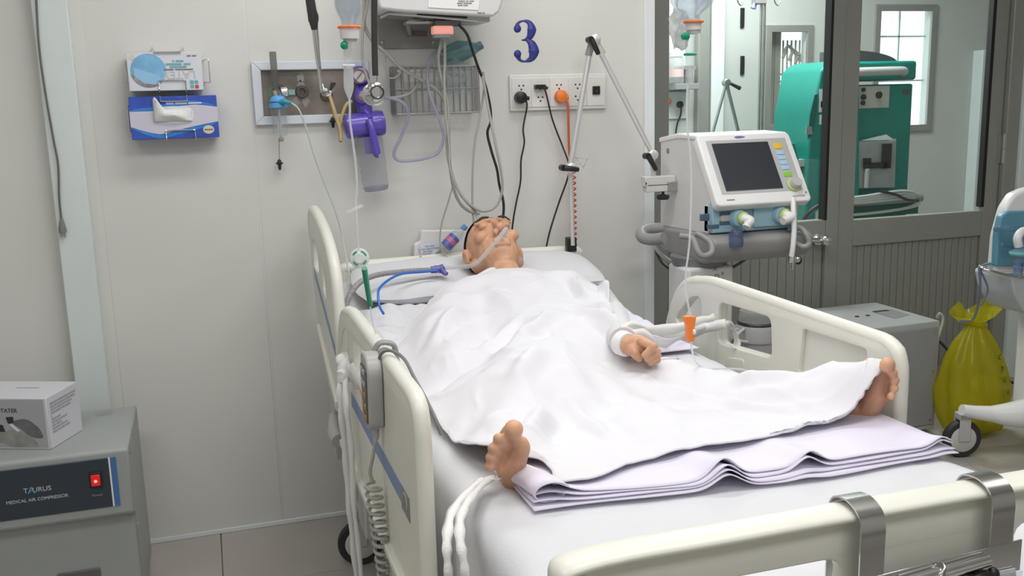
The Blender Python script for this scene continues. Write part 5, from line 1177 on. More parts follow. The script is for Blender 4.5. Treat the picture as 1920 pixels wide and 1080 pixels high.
obj('top_label', MB().box((-0.405, 3.33, cz1-0.001), (-0.355, 3.375, cz1+0.0008)), mat('label_silver', (0.35,0.36,0.36), 0.35, 0.4), cp)
for y, z in ((3.02,0.535),(3.02,0.30),(3.36,0.50),(3.36,0.30),(3.02,0.08),(3.2,0.535)):
    obj('screw', MB().lathe([(0.005,0),(0.005,0.002),(0.003,0.003)], (cx1, y, z), (1,0,0), 12), steel, cp)
obj('lower_vent', MB().box((-0.52, cy0+0.026, 0.155), (-0.40, cy0+0.034, 0.185)), mat('vent_dark', (0.12,0.12,0.12), 0.5), cp, bevel=0.003)
obj('foot', MB().lathe([(0.02,0),(0.022,0.03)], (-0.33, 3.03, 0.0), (0,0,1), 14), rubber, cp); obj('foot', MB().lathe([(0.02,0),(0.022,0.03)], (-0.33, 3.36, 0.0), (0,0,1), 14), rubber, cp)
obj('foot', MB().lathe([(0.02,0),(0.022,0.03)], (-0.87, 3.03, 0.0), (0,0,1), 14), rubber, cp); obj('foot', MB().lathe([(0.02,0),(0.022,0.03)], (-0.87, 3.36, 0.0), (0,0,1), 14), rubber, cp)
# carton with resuscitator picture
bx = thing('carton', 'white carton with a printed grey breathing bag, standing on the left compressor', 'box', at(60, 830, z=cz1))
p1, p2, p0 = at(97,843,z=cz1), at(152,806,z=cz1), at(0,842,z=cz1)
ex = (p0-p1).normalized(); ex.z = 0; ex.normalize(); ey = Vector((-ex.y, ex.x, 0));  ey = ey if ey.y > 0 else -ey
dpt = (p2-p1).dot(ey); hgt = (at(82,748,y=p1.y).z - cz1)
wd = 0.30
c000 = p1 + Vector((0,0,0.0008))
cart = mat('carton_white', (0.66,0.66,0.72), 0.4, var=0.01)
obj('box', MB().prism([c000, c000+ex*wd, c000+ex*wd+ey*dpt, c000+ey*dpt], (0,0,hgt)), cart, bx, bevel=0.0012, seg=1)
nf = -ey*0.0008
def fp(u_, v_, lift=1.0): return c000 + ex*(wd*u_) + Z3*(hgt*v_) + nf*lift   # u from the right edge leftwards
def shp(nm, pts, m, lift): return obj(nm, MB().prism([fp(a, b, lift) for a, b in pts], -nf*0.6), m, bx)
bagg = mat('bag_print_grey', (0.14,0.15,0.16), 0.5, var=0.3, vscale=25); bagl = mat('bag_print_pale', (0.30,0.31,0.29), 0.5, var=0.25, vscale=25)
obj('front_shade', MB().prism([fp(0.03,0.03,.8), fp(0.98,0.03,.8), fp(0.98,0.97,.8), fp(0.03,0.97,.8)], -nf*0.4), mat('carton_shaded_face', (0.42,0.42,0.46), 0.4), bx)  # front toned down from the carton white, its shade put into the colour
shp('printed_bag', roundpoly([(0.06,0.22),(0.10,0.42),(0.20,0.58),(0.27,0.60),(0.36,0.56),(0.37,0.50),(0.30,0.40),(0.18,0.22)], 0.06, 6), bagg, 1.6)
shp('printed_bag', roundpoly([(0.12,0.04),(0.15,0.16),(0.25,0.34),(0.38,0.40),(0.52,0.30),(0.50,0.12),(0.42,0.04)], 0.05, 6), bagl, 1.3)
shp('printed_tube', [(0.30,0.36),(0.335,0.35),(0.41,0.49),(0.38,0.50)], white, 2.2)
shp('printed_valve', roundpoly([(0.36,0.52),(0.42,0.50),(0.44,0.63),(0.36,0.64)], 0.015), inkd, 2.0)
shp('printed_valve', roundpoly([(0.46,0.34),(0.66,0.34),(0.66,0.48),(0.48,0.48)], 0.02), inkd, 1.9)
shp('printed_bag', roundpoly([(0.46,0.12),(0.64,0.12),(0.66,0.33),(0.48,0.33)], 0.05, 5), bagl, 1.1)
text('lettering', 'RESUSCITATER', 0.0175, fp(0.505,0.755,1.4), -ex, Z3, inkd, bx)
nr = -ex*0.0008
def rp(u_, v_): return c000 + ey*(dpt*u_) + Z3*(hgt*v_) + nr
for k in range(10):
    text('lettering', ('#Silicone resuscitator set with','#mask and reservoir bag. Clean','#and dry before every use.','#Check valves and ports.','#a','#Adult size','#Bag volume 1600 ml','#Mask size 4','#Reservoir 2500 ml','#Store in a dry place')[k], 0.0115, rp(0.10, 0.86-0.062*k), ey, Z3, mat('carton_print', (0.40,0.38,0.42), 0.6), bx, align='LEFT', sx=0.75)
tn = c000 + Z3*(hgt+0.0006) + ex*(wd*0.40) + ey*(dpt*0.6)
text('lettering', '#RESUSCITATER', 0.011, tn, -ex, ey, mat('carton_print'  , (0.4,0.38,0.42)), bx)
# ================================================================ VENTILATOR
vt = thing('ventilator', 'white ventilator with a dark screen on a grey trolley beyond the bed', 'ventilator', (1.87, 3.22, 0))
vw = mat('ventilator_white', (0.85,0.85,0.86), 0.35); vg = mat('ventilator_side_grey', (0.74,0.74,0.74), 0.4)
vx0, vx1, vyb = 1.69, 2.065, 3.45
sl0, sl1 = Vector((0,3.153,1.401)), Vector((0,2.994,1.169))
obj('casing', MB().prism([(vx0+0.004,a,b) for a, b in [(vyb,1.045),(vyb,1.385),(3.30,1.402),(3.18,1.396),(3.035,1.19),(3.06,1.165),(3.06,1.06)]], (vx1-vx0-0.008,0,0)), vg, vt, bevel=0.008, seg=2)
obj('top_cover', MB().prism([(vx0,a,b) for a, b in [(vyb+0.004,1.372),(vyb+0.004,1.392),(3.30,1.412),(3.155,1.408),(3.16,1.392),(3.30,1.392)]], (vx1-vx0,0,0)), vw, vt, bevel=0.005, seg=2)
es = (sl0-sl1).normalized(); en = Vector((0,-es.z,es.y)); en = en if en.y < 0 else -en
Lb_ = (sl0-sl1).length
Mb = Matrix(((1,0,0,0),(0,es.y,en.y,sl1.y),(0,es.z,en.z,sl1.z),(0,0,0,1)))
def bzp(u_, v_, w=0.0): return Vector((u_, sl1.y+es.y*v_+en.y*w, sl1.z+es.z*v_+en.z*w))
plate('front_bezel', rrect(vx0-0.002, -0.004, vx1+0.004, Lb_+0.006, 0.018), [], Mb @ Matrix.Translation((0,0,-0.014)), 0.02, vw, vt, bev=0.007)
plate('inner_bezel', rrect(vx0+0.028, 0.040, vx1-0.020, Lb_-0.020, 0.004), [], Mb @ Matrix.Translation((0,0,0.0055)), 0.0015, mat('bezel_grey', (0.50,0.51,0.51), 0.35), vt, bev=0.0008)
plate('screen', rrect(vx0+0.048, 0.052, vx1-0.098, Lb_-0.034, 0.003), [], Mb @ Matrix.Translation((0,0,0.0075)), 0.0012, mat('screen_dark', (0.040,0.045,0.055), 0.22), vt, bev=0.0005)
kx = vx1-0.062
for v0, v1, m, nm in ((0.215,0.238,mat('key_yellow',(0.85,0.55,0.04),0.4),'yellow key'),(0.190,0.207,mat('key_blue',(0.42,0.62,0.82),0.4),None),(0.169,0.186,MATS['key_blue'],None),(0.148,0.165,MATS['key_blue'],None),(0.127,0.144,MATS['key_blue'],None),(0.098,0.116,mat('key_green',(0.25,0.62,0.06),0.4),'green key')):
    v0 *= Lb_/0.281; v1 *= Lb_/0.281
    plate('key', rrect(kx-0.016, v0, kx+0.016, v1, 0.004), [], Mb @ Matrix.Translation((0,0,0.008)), 0.0014, m, vt, bev=0.0006, label=nm)
kc = bzp(vx1-0.052, 0.062, 0.008)
obj('knob_ring', MB().lathe([(0.026,0),(0.026,0.004),(0.022,0.006)], kc, en, 26), mat('lime_ring', (0.55,0.70,0.20), 0.4), vt)
obj('control_knob', MB().lathe([(0.021,0.004),(0.0205,0.024),(0.018,0.028),(0.001,0.028)], kc, en, 26), lgrey, vt)
obj('led', MB().lathe([(0.003,0),(0.003,0.003)], bzp(vx1-0.012,0.03,0.006), en, 12), inkg, vt)
obj('emblem', MB().prism([bzp(vx0+0.165+0.027*math.cos(t)*(0.8+0.2*math.cos(t)), Lb_-0.010+0.0045*math.sin(t), 0.0065) for t in [2*PI*k/20 for k in range(20)]], en*0.0008), mat('violet_print', (0.20,0.14,0.50), 0.5), vt, label='small violet emblem')
text('lettering', '#SERVICE', 0.008, bzp(vx0+0.055,0.018,0.0068), X3, es, inkg, vt); text('lettering', '#ventilator', 0.009, bzp(vx1-0.045,0.018,0.0068), X3, es, mat('carton_print',(0.4,0.38,0.42)), vt)
obj('side_badge', MB().lathe([(0.010,0),(0.010,0.002)], (vx0+0.003, 3.38, 1.345), (-1,0,0), 16), mat('dull_red_badge', (0.40,0.22,0.20), 0.5), vt)
# blue connector bay
vb = mat('ventilator_blue', (0.36,0.56,0.68), 0.4)
fy_ = 3.035
VF = lambda px, py, y=fy_: at(px, py, y=y)
zc0, zc1 = 1.068, 1.165
obj('connector_bay', MB().box((vx0+0.004, fy_, zc0), (vx1-0.03, fy_+0.06, zc1)), vb, vt, bevel=0.004)
obj('bay_cover', MB().box((1.855, fy_-0.010, zc0+0.012), (vx1-0.035, fy_+0.02, zc1-0.008)), vb, vt, bevel=0.004)
obj('bay_slot', MB().box(VF(1315,402,fy_-0.004), VF(1327,413,fy_+0.01)), mat('slot_blue', (0.08,0.14,0.20), 0.4), vt, bevel=0.002)
obj('bay_slot', MB().box(VF(1328,422,fy_-0.004), VF(1345,427,fy_+0.01)).box(VF(1350,398,fy_-0.004), VF(1365,404,fy_+0.01)).box(VF(1350,414,fy_-0.004), VF(1366,420,fy_+0.01)), mat('slot_blue', (0.08,0.14,0.20)), vt, bevel=0.002)
obj('bay_latch', MB().box(VF(1352,404,fy_-0.006), VF(1366,414,fy_+0.01)), lgrey, vt, bevel=0.003)
def elbow(px, py, dx, dy, parent):
    c = VF(px, py, fy_); o_ = Vector((0,-1,0))
    e = obj('connector', MB().lathe([(0.034,0),(0.034,0.012),(0.028,0.030),(0.020,0.034)], c+Vector((0,0.002,0)), (0,-1,0), 24), vb, parent)
    obj('seal_ring', MB().lathe([(0.020,0.030),(0.023,0.033),(0.023,0.042),(0.019,0.045)], c, (0.18,-1,0.02), 20), mat('lime_ring', (0.55,0.70,0.20)), e)
    d = VF(px+dx+4, py+dy-2, fy_-0.066)
    k1 = c+Vector((0.006,-0.044,0.001)); k2 = c+Vector((0.016,-0.060,-0.004))
    obj('elbow', MB().tube([c+Vector((0.004,-0.035,0)), k1, k2, (k2+d)/2+Vector((0.004,-0.003,0.002)), d, d+(d-k2)*0.5], [0.017,0.017,0.017,0.0155,0.014,0.0145], n=16), white, e)
elbow(1381, 408, 16, 16, vt); elbow(1459, 402, 10, 12, vt)
# grey tray with grab handles
obj('trolley_top', MB().prism([(vx0-0.015+0.0,a,b) for a, b in roundpoly([(3.46,0.985),(3.46,1.05),(3.03,1.064),(2.985,1.045),(2.995,0.985),(3.06,0.955),(3.38,0.955)], 0.025)], (vx1-vx0+0.03,0,0)), greyp, vt, bevel=0.012, seg=3)
obj('trolley_neck', MB().lathe([(0.11,0.965),(0.10,0.93),(0.085,0.90)], (1.735,3.2,0), (0,0,1), 28), mat('neck_grey', (0.24,0.24,0.25), 0.4), vt)
def hnd(pts, r): return MB().tube(pts, r, n=12, closed=False)
hz_ = 1.0
y0_ = 3.02
obj('grab_handle', hnd([at(1240,428,y=3.30), at(1215,430,y=3.30), at(1203,436,y=3.28), at(1206,446,y=3.24), at(1225,449,y=3.20), at(1245,446,y=3.16)], 0.022), greyp, vt)
obj('grab_handle', hnd([at(1275,442,y=3.02), at(1298,447,y=2.99), at(1308,470,y=2.96), at(1318,480,y=2.95), at(1334,474,y=2.95), at(1333,456,y=2.97), at(1318,444,y=3.0), at(1306,438,y=3.02)], 0.011), greyp, vt)
obj('grab_handle', hnd([at(1478,430,y=3.02), at(1500,428,y=2.99), at(1512,440,y=2.96), at(1517,456,y=2.95), at(1508,463,y=2.95), at(1494,458,y=2.97), at(1482,450,y=3.0)], 0.010), greyp, vt)
obj('water_trap', MB().lathe([(0.024,0),(0.026,0.01),(0.024,0.05),(0.018,0.058)], at(1380,462,y=2.985), (0,0,1), 20), clear('blue_clear_cup', (0.55,0.65,0.82), body=0.35, bodycol=(0.25,0.33,0.48)), vt)
obj('column', MB().box((1.635,3.10,0.22), (1.822,3.26,0.935)), vw, vt, bevel=0.012, seg=3)
for k, (s, px, py) in enumerate((('X', 1341, 504), ('Q', 1344, 519), ('~', 1354, 501), ('II', 1355, 513), ('=', 1355, 523))):
    text('lettering', s, 0.026 if k < 2 else 0.016, at(px, py, y=3.0985), X3, Z3, inkg, vt)
obj('base', MB().box((1.57,2.86,0.10),(1.89,3.38,0.20)).obox((1.62,2.95,0.12),(0.035,0,0),(0,0.20,0),(0,0,0.025)).obox((1.85,2.95,0.12),(0.035,0,0),(0,0.20,0),(0,0,0.025)), vw, vt, bevel=0.015, seg=3)
for x, y in ((1.62,2.80),(1.85,2.80),(1.62,3.32),(1.85,3.32)): caster(x, y, 0.05, vt, w=0.028, ztop=0.11)
tb_ = obj('supply_hose', MB().tube([at(1487,372,y=3.0), at(1488,400,y=2.97), at(1489,430,y=2.96), at(1487,460,y=2.95), at(1484,482,y=2.95)], 0.0095, n=12), white, vt)
obj('hose_end', MB().lathe([(0.012,0),(0.014,0.006),(0.014,0.022),(0.008,0.026),(0.005,0.045),(0.003,0.05)], at(1485,480,y=2.95), (0.02,0,-1), 16).ball(at(1495,486,y=2.96), (0.012,0.012,0.012), 12, 8), chrome, tb_)
obj('hose_plug', MB().ball(at(1497,488,y=2.97), (0.013,0.012,0.016), 12, 8), black, tb_)
obj('cable', MB().tube([at(1232,420,y=3.46), at(1224,440,y=3.47), at(1233,470,y=3.46), at(1260,492,y=3.40), at(1292,505,y=3.27)], 0.008, n=10), lgrey, vt, label='pale grey cable')
obj('cable', MB().tube([at(1230,450,y=3.48), at(1232,475,y=3.48), at(1250,500,y=3.42), at(1292,518,y=3.27)], 0.006, n=8), cordb, vt, label='black cable')
obj('cable', MB().tube([at(1366,506,y=3.26), at(1395,488,y=3.36), at(1425,466,y=3.42), at(1440,450,y=3.44)], 0.006, n=8), cordb, vt, label='black cable')
obj('cable', MB().tube([at(1262,450,y=3.40), at(1250,462,y=3.42), at(1246,468,y=3.42)], 0.008, n=8), mat('lime_tape', (0.5,0.6,0.1), 0.5), vt)
# arm clamp on the ventilator's side rail
ac = obj('arm_clamp', MB().box(at(1210,332,y=3.31), at(1258,346,y=3.35)).box(at(1213,346,y=3.31), at(1250,357,y=3.35)).tube([at(1223,300,y=3.34), at(1226,334,y=3.34)], 0.010, smooth=0), mat('clamp_ivory', (0.66,0.66,0.62), 0.35), vt, bevel=0.004)
obj('clamp_rail', MB().box(at(1254,340,y=3.30), at(1285,356,y=3.33)).tube([at(1282,348,y=3.30), at(1290,347,y=3.30)], 0.012, smooth=0), steel, vt, bevel=0.003)
obj('clamp_knob', MB().lathe([(0.006,0),(0.006,-0.014),(0.024,-0.018),(0.025,-0.028),(0.02,-0.034)], at(1243,357,y=3.32), (0,0,1), 20), black, vt)
obj('clamp_cap', MB().lathe([(0.010,0),(0.012,0.006)], at(1211,344,y=3.32), (-1,0,0), 16), black, vt)
# humidifier canister standing at the column
hu = thing('suction_motor', 'grey round motor housing with a clear domed cap behind the right side rail', 'motor', at(1418, 670, y=2.98))
hb_ = at(1418, 668, y=2.98); hb_.z = 0
hx = hb_.x
zz = lambda py: at(1418, py, y=2.98).z
obj('housing', MB().lathe([(0.062,0.201),(0.066,0.21),(0.068,zz(640)),(0.075,zz(636)),(0.075,zz(612)),(0.070,zz(606))], (hx,2.98,0), (0,0,1), 30), mat('motor_grey', (0.42,0.42,0.44), 0.4), hu)
obj('rim', MB().lathe([(0.070,0),(0.072,0.006),(0.068,0.012)], (hx,2.98,zz(607)), (0,0,1), 30), black, hu)
obj('cap', MB().lathe([(0.066,0.01),(0.062,0.05),(0.05,0.058),(0.001,0.06)], (hx,2.98,zz(607)), (0,0,1), 30), clearm, hu)
obj('cap_top', MB().lathe([(0.045,0.058),(0.043,0.068),(0.03,0.072)], (hx,2.98,zz(607)), (0,0,1), 24), mat('brown_cap', (0.30,0.24,0.17), 0.5), hu)
obj('bracket', MB().box((hx-0.10,2.975,zz(632)), (hx-0.06,3.0,zz(612))).tube([(hx-0.07,2.95,zz(610)),(hx-0.10,2.94,zz(617)),(hx-0.10,2.94,zz(628)),(hx-0.06,2.94,zz(634))], 0.006), lgrey, hu, bevel=0.003)
obj('outlet_hose', MB().tube([at(1382,612,y=3.0), at(1374,622,y=3.0), at(1378,640,y=3.0), at(1385,650,y=3.02)], 0.010, n=10), greyp, hu)
# ================================================================ RIGHT: CABINET, BAG, SECOND VENTILATOR
b2 = thing('compressor_cabinet', 'low grey metal cabinet on the floor beyond the right side rail', 'cabinet', (2.91, 3.69, 0))
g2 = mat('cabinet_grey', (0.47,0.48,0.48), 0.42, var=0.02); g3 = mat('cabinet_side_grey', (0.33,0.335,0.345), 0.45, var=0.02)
obj('body', MB().box((2.73,3.475,0.02),(3.095,3.92,0.528)), g2, b2, bevel=0.006)
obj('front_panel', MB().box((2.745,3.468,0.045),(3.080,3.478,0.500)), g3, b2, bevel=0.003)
for x, z in ((2.765,0.48),(3.062,0.48),(3.062,0.30),(3.062,0.07),(2.765,0.07)):
    obj('screw', MB().lathe([(0.006,0),(0.006,0.003),(0.003,0.004)], (x,3.468,z), (0,-1,0), 12), steel, b2)
for px, py in ((1607,594),(1627,592)): obj('top_port', MB().lathe([(0.010,0),(0.010,0.003)], at(px,py,z=0.528), (0,0,1), 14), inkd, b2)
a, b = at(1660,588,z=0.5285), at(1693,597,z=0.5285)
obj('top_label', MB().prism([at(1640,586,z=0.529), at(1672,580,z=0.529), at(1705,590,z=0.529), at(1678,597,z=0.529)], (0,0,0.0006)), mat('label_grey2', (0.30,0.30,0.31), 0.5), b2)
text('lettering', '#AIR', 0.05, at(1652,583,z=0.530), X3, Y3, inkd, b2)
obj('hose_hook', MB().tube([at(1757,640,y=3.60), at(1768,600,y=3.62), at(1762,588,y=3.63), at(1757,596,y=3.64)], 0.007, n=8), lgrey, b2)
yb_ = thing('waste_bag', 'translucent yellow waste bag tied at the top on the floor by the door', 'bag', (3.25, 3.42, 0))
yel = clear('yellow_film', (0.95,0.90,0.15), body=0.6, bodycol=(0.62,0.57,0.025), rough=0.18)
yc = Vector((3.255,3.42,0))
def wb(u_, v_):
    a = 2*PI*u_
    prof = [(0.0,0.05),(0.03,0.135),(0.10,0.165),(0.22,0.165),(0.34,0.13),(0.44,0.085),(0.50,0.045),(0.525,0.04),(0.55,0.075),(0.585,0.105)]
    k = v_*(len(prof)-1); i = min(int(k), len(prof)-2); z = prof[i][0]*(1-k+i)+prof[i+1][0]*(k-i); r = prof[i][1]*(1-k+i)+prof[i+1][1]*(k-i)
    pl_ = 0.10*math.sin(a*9+z*6)*min(1, max(0,(z-0.05)*3)) + 0.12*noise.noise(Vector((math.cos(a)*2, math.sin(a)*2, z*7)))
    if v_ > 0.8: pl_ += 0.35*math.sin(a*4+1)
    r *= 1+pl_
    return yc + Vector((r*math.cos(a)*1.05 - 0.03*z, r*math.sin(a)*0.75, z + (0.03*math.sin(a*3) if v_ > 0.9 else 0)))
obj('bag', MB().grid(wb, 72, 44), yel, yb_, ang=180)
obj('knot', MB().lathe([(0.040,-0.012),(0.052,0),(0.040,0.012)], yc+Vector((-0.015,0,0.512)), (0.1,0,1), 20), yel, yb_)
obj('contents', MB().ball(yc+Vector((-0.02,0,0.10)), (0.11,0.075,0.09), 16, 10).ball(yc+Vector((0.04,0,0.2)), (0.06,0.05,0.07), 12, 8), mat('pale_waste', (0.55,0.45,0.25), 0.8, var=0.3, vscale=15), yb_)
for k, s in enumerate('VAYT'):
    q = wb(0.822+0.006*k, 0.475-0.052*k); ou = (q-yc); ou.z = 0.02; ou.normalize(); tg_ = Vector((-ou.y, ou.x, 0))
    text('lettering', s, 0.052, q+ou*0.012, (-Z3+tg_*0.15), tg_, inkd, yb_)
v2 = thing('second_ventilator', 'white and blue ventilator on a wheeled base at the right edge of the photo', 'ventilator', (3.25, 3.1, 0))
U = lambda px, py, y=3.05: at(px, py, y=y)
obj('casing', MB().prism([U(a,b) for a, b in roundpoly([(1866,511),(1872,443),(1886,391),(1903,364),(1931,352),(2100,344),(2100,515)], 8)], (0,0.05,0)), vw, v2, bevel=0.012, seg=3)
obj('blue_front', MB().prism([U(a,b,3.035) for a, b in roundpoly([(1868,500),(1871,440),(1878,405),(1892,396),(2090,392),(2090,505)], 5)], (0,0.03,0)), mat('ventilator_deep_blue', (0.13,0.33,0.46), 0.35), v2, bevel=0.006)
obj('blue_tube', MB().tube([U(1866,430,3.03), U(1885,428,2.99), U(1925,430,2.98)], 0.012, n=12).tube([U(1878,458,3.0), U(1925,472,2.98)], 0.007, n=10), clear('blue_clear_tube', (0.6,0.75,0.85), body=0.4, bodycol=(0.25,0.42,0.52)), v2)
e = obj('elbow', MB().tube([U(1935,432,2.97), U(1917,434,2.95), U(1908,446,2.94), U(1910,462,2.94)], 0.016, n=14), white, v2)
obj('filter', MB().lathe([(0.012,0.02),(0.020,0.014),(0.034,0.006),(0.036,-0.002),(0.034,-0.010),(0.020,-0.016),(0.014,-0.05),(0.018,-0.052),(0.017,-0.10)], U(1911,474,2.94), (0,0,1), 24), clear('filter_blue_clear', (0.65,0.78,0.88), body=0.5, bodycol=(0.45,0.60,0.72)), e)
obj('filter_ring', MB().lathe([(0.0345,-0.006),(0.0365,-0.002),(0.0365,0.001),(0.0345,0.005)], U(1911,474,2.94), (0,0,1), 24), mat('cyan_ring', (0.15,0.55,0.55), 0.4), e)
obj('filter_cap', MB().lathe([(0.0155,0),(0.0165,-0.035)], U(1911,492,2.94), (0,0,1), 18), mat('deep_blue_cap', (0.05,0.08,0.35), 0.4), e)
obj('shelf_rail', MB().tube([U(1838,500,3.0), U(1848,506,2.96), U(1880,516,2.94), U(1930,523,2.93)], 0.009, n=10).tube([U(1838,500,3.0), U(1860,492,3.1), U(1872,488,3.2)], 0.008), chrome, v2)
obj('lower_body', MB().prism([U(a,b,3.05) for a, b in roundpoly([(1895,515),(2050,515),(2050,600),(1925,590),(1903,555)], 10)], (0,0.2,0)), mat('pale_blue_grey', (0.55,0.60,0.63), 0.4), v2, bevel=0.01)
obj('column', MB().box((3.27,3.08,0.2), (3.40,3.22,0.86)), vw, v2, bevel=0.01)
obj('hanging_tube', MB().tube([U(1836,502,2.98), U(1838,540,2.98), U(1832,580,3.0), U(1822,600,3.02), U(1800,602,3.04)], 0.005).tube([U(1838,506,2.98), U(1852,540,2.98), U(1846,560,2.98), U(1838,572,2.98)], 0.004), clear('violet_tube', (0.6,0.6,0.75), body=0.5, bodycol=(0.3,0.3,0.42)), v2)
obj('base_leg', MB().tube([(2.975,3.185,0.212),(3.03,3.17,0.200),(3.10,3.15,0.190),(3.20,3.12,0.185),(3.35,3.10,0.19)], [0.024,0.028,0.034,0.055,0.065], n=16, flat=1.2), vw, v2, ang=60)
obj('base_hub', MB().lathe([(0.16,0.13),(0.17,0.16),(0.16,0.22),(0.10,0.24)], (3.40,3.10,0), (0,0,1), 28), vw, v2)
caster(2.992, 3.195, 0.082, v2, w=0.036, ztop=0.195, ax=(0.25,1,0))
obj('base_leg', MB().tube([(3.40,3.10,0.18),(3.6,2.9,0.18),(3.7,2.8,0.19)], [0.06,0.035,0.025], n=14), vw, v2); caster(3.70, 2.80, 0.07, v2, w=0.036, ztop=0.19)
obj('base_leg', MB().tube([(3.40,3.10,0.18),(3.62,3.3,0.18),(3.72,3.4,0.19)], [0.06,0.035,0.025], n=14), vw, v2); caster(3.72, 3.40, 0.07, v2, w=0.036, ztop=0.19)
fc = thing('floor_cable', 'black cable running along the door foot behind the yellow bag', 'cable', (3.2, 3.9, 0.1))
obj('cable', MB().tube([at(1762,640,y=3.98), at(1790,668,y=3.92), at(1830,692,y=3.86), at(1880,710,y=3.80), at(1930,730,y=3.75)], 0.007), cordb, fc)
# ================================================================ DRIPS, STETHOSCOPE, MONITOR LEADS
ch_ = thing('ceiling_drip_rail', 'steel rod hanging from the ceiling with hooks for drip bottles', 'rail', (0.3, 1.9, 3.0))
obj('drop_rod', MB().tube([(0.30,1.93,3.0),(0.30,1.93,2.08)], 0.010, smooth=0).tube([(1.0,1.9,3.0),(1.0,1.9,2.08)], 0.010, smooth=0), steel, ch_)
obj('cross_bar', MB().tube([(0.12,1.93,2.08),(0.45,1.93,2.08)], 0.009, smooth=0).tube([(0.88,1.9,2.08),(1.12,1.9,2.08)], 0.009, smooth=0), steel, ch_)
# left drip
d1_ = thing('drip_bottle', 'clear drip bottle with orange ring hanging at the left with line to the filter', 'bottle', at(655, 20, y=1.87))
I = lambda px, py, y=1.87: at(px, py, y=y)
n0 = I(655,52); up_ = Vector((0,0,1)); ax = (I(649,-20)-I(654,75)).normalized()
bw = clear('bottle_milky', (0.93,0.95,0.98), body=0.30, bodycol=(0.75,0.80,0.86))
obj('bottle', MB().lathe([(0.013,0.004),(0.015,0.012),(0.022,0.028),(0.025,0.040),(0.025,0.072),(0.026,0.080),(0.026,0.16),(0.024,0.17),(0.005,0.175)], n0, ax, 28), bw, d1_)
obj('label', MB().lathe([(0.0258,0.062),(0.0263,0.082),(0.0263,0.14)], n0, ax, 28), mat('blue_label_print', (0.45,0.60,0.74), 0.4), d1_)
obj('liquid', MB().lathe([(0.011,0.004),(0.014,0.014),(0.021,0.030),(0.023,0.06),(0.001,0.061)], n0, ax, 24), clear('saline', (0.90,0.93,0.95), body=0.1), d1_)
obj('ring', MB().tube([n0+Vector((0.0195*math.cos(t), 0.0195*math.sin(t), 0.001)) for t in [2*PI*k/26 for k in range(26)]], 0.0026, closed=True, smooth=0, n=8), orange, d1_)
obj('stopper', MB().lathe([(0.014,0.0),(0.0185,-0.004),(0.0175,-0.020),(0.0125,-0.021),(0.012,-0.026),(0.004,-0.027)], n0, ax, 24), mat('stopper_white', (0.74,0.72,0.72), 0.4), d1_)
obj('stopper_rubber', MB().lathe([(0.0128,-0.0205),(0.0125,-0.025),(0.004,-0.0265)], n0, ax, 20), lgrey, d1_)
obj('air_vent', MB().lathe([(0.006,0),(0.0075,0.004),(0.0075,0.008),(0.004,0.012)], I(651,85,1.865), (-1,-0.1,0), 14), green, d1_)
obj('spike', MB().tube([I(654,76), I(652,92), I(651,106)], [0.005,0.0075,0.0075], n=14).box(I(645,92,1.865), I(661,116,1.876)), clearp, d1_, bevel=0.002)
obj('drip_flange', MB().box(I(642,121,1.862), I(663,125,1.878)), white, d1_, bevel=0.001)
obj('drip_chamber', MB().tube([I(653,122), I(653.5,140), I(654,164), I(654.5,172), I(655,184)], [0.0085,0.0095,0.0095,0.0075,0.003], n=18, smooth=2), clearm, d1_)
obj('line', MB().tube([I(655,182), I(656,205), I(656,225), I(661,262), I(667,310), I(669,350), I(667,382,1.9), I(670,425,1.95), I(672,468,2.0)], 0.0022, n=8), tubec, d1_)
tg = [I(649,396,1.9), I(653,400,1.9), I(682,387,1.9), I(678,383,1.9)]
o = obj('line_tag', MB().prism(tg, (0,0.001,0)), white, d1_)
fcn = at(674,484,y=2.0)
fax = Vector((-0.15,-1,0.12)).normalized()
obj('filter_disc', MB().lathe([(0.010,-0.006),(0.019,-0.005),(0.0205,0),(0.019,0.005),(0.012,0.006),(0.010,0.008),(0.001,0.008)], fcn, fax, 28), mat('filter_white', (0.72,0.78,0.77), 0.35), d1_)
for a0_, a1_ in ((0.3,1.3),(1.9,2.6),(3.6,4.4),(5.2,5.9)):
    e1_ = Vector((1,0,0)); e1_ = (e1_-fax*e1_.dot(fax)).normalized(); e2_ = fax.cross(e1_)
    obj('filter_mark', MB().tube([fcn+fax*0.006+(e1_*math.cos(t)+e2_*math.sin(t))*0.0145 for t in [a0_+(a1_-a0_)*k/6 for k in range(7)]], 0.0014, n=6, smooth=0), green, d1_)
obj('green_grip', MB().tube([at(683,503,y=2.02), at(694,572,y=2.08)], [0.0062,0.0055], n=14, smooth=0), green, d1_)
obj('line', MB().tube([at(694,572,y=2.08), at(697,595,y=2.12), at(702,618,y=2.2), at(716,640,y=2.3), at(733,658,y=2.4), at(742,668,y=2.42)], 0.0017, n=8), tubec, d1_)
obj('hanger', MB().tube([n0+ax*0.172, n0+ax*0.20, (0.262,1.90,2.05), (0.262,1.93,2.095), (0.262,1.95,2.07)], 0.0025, n=8), steel, d1_)
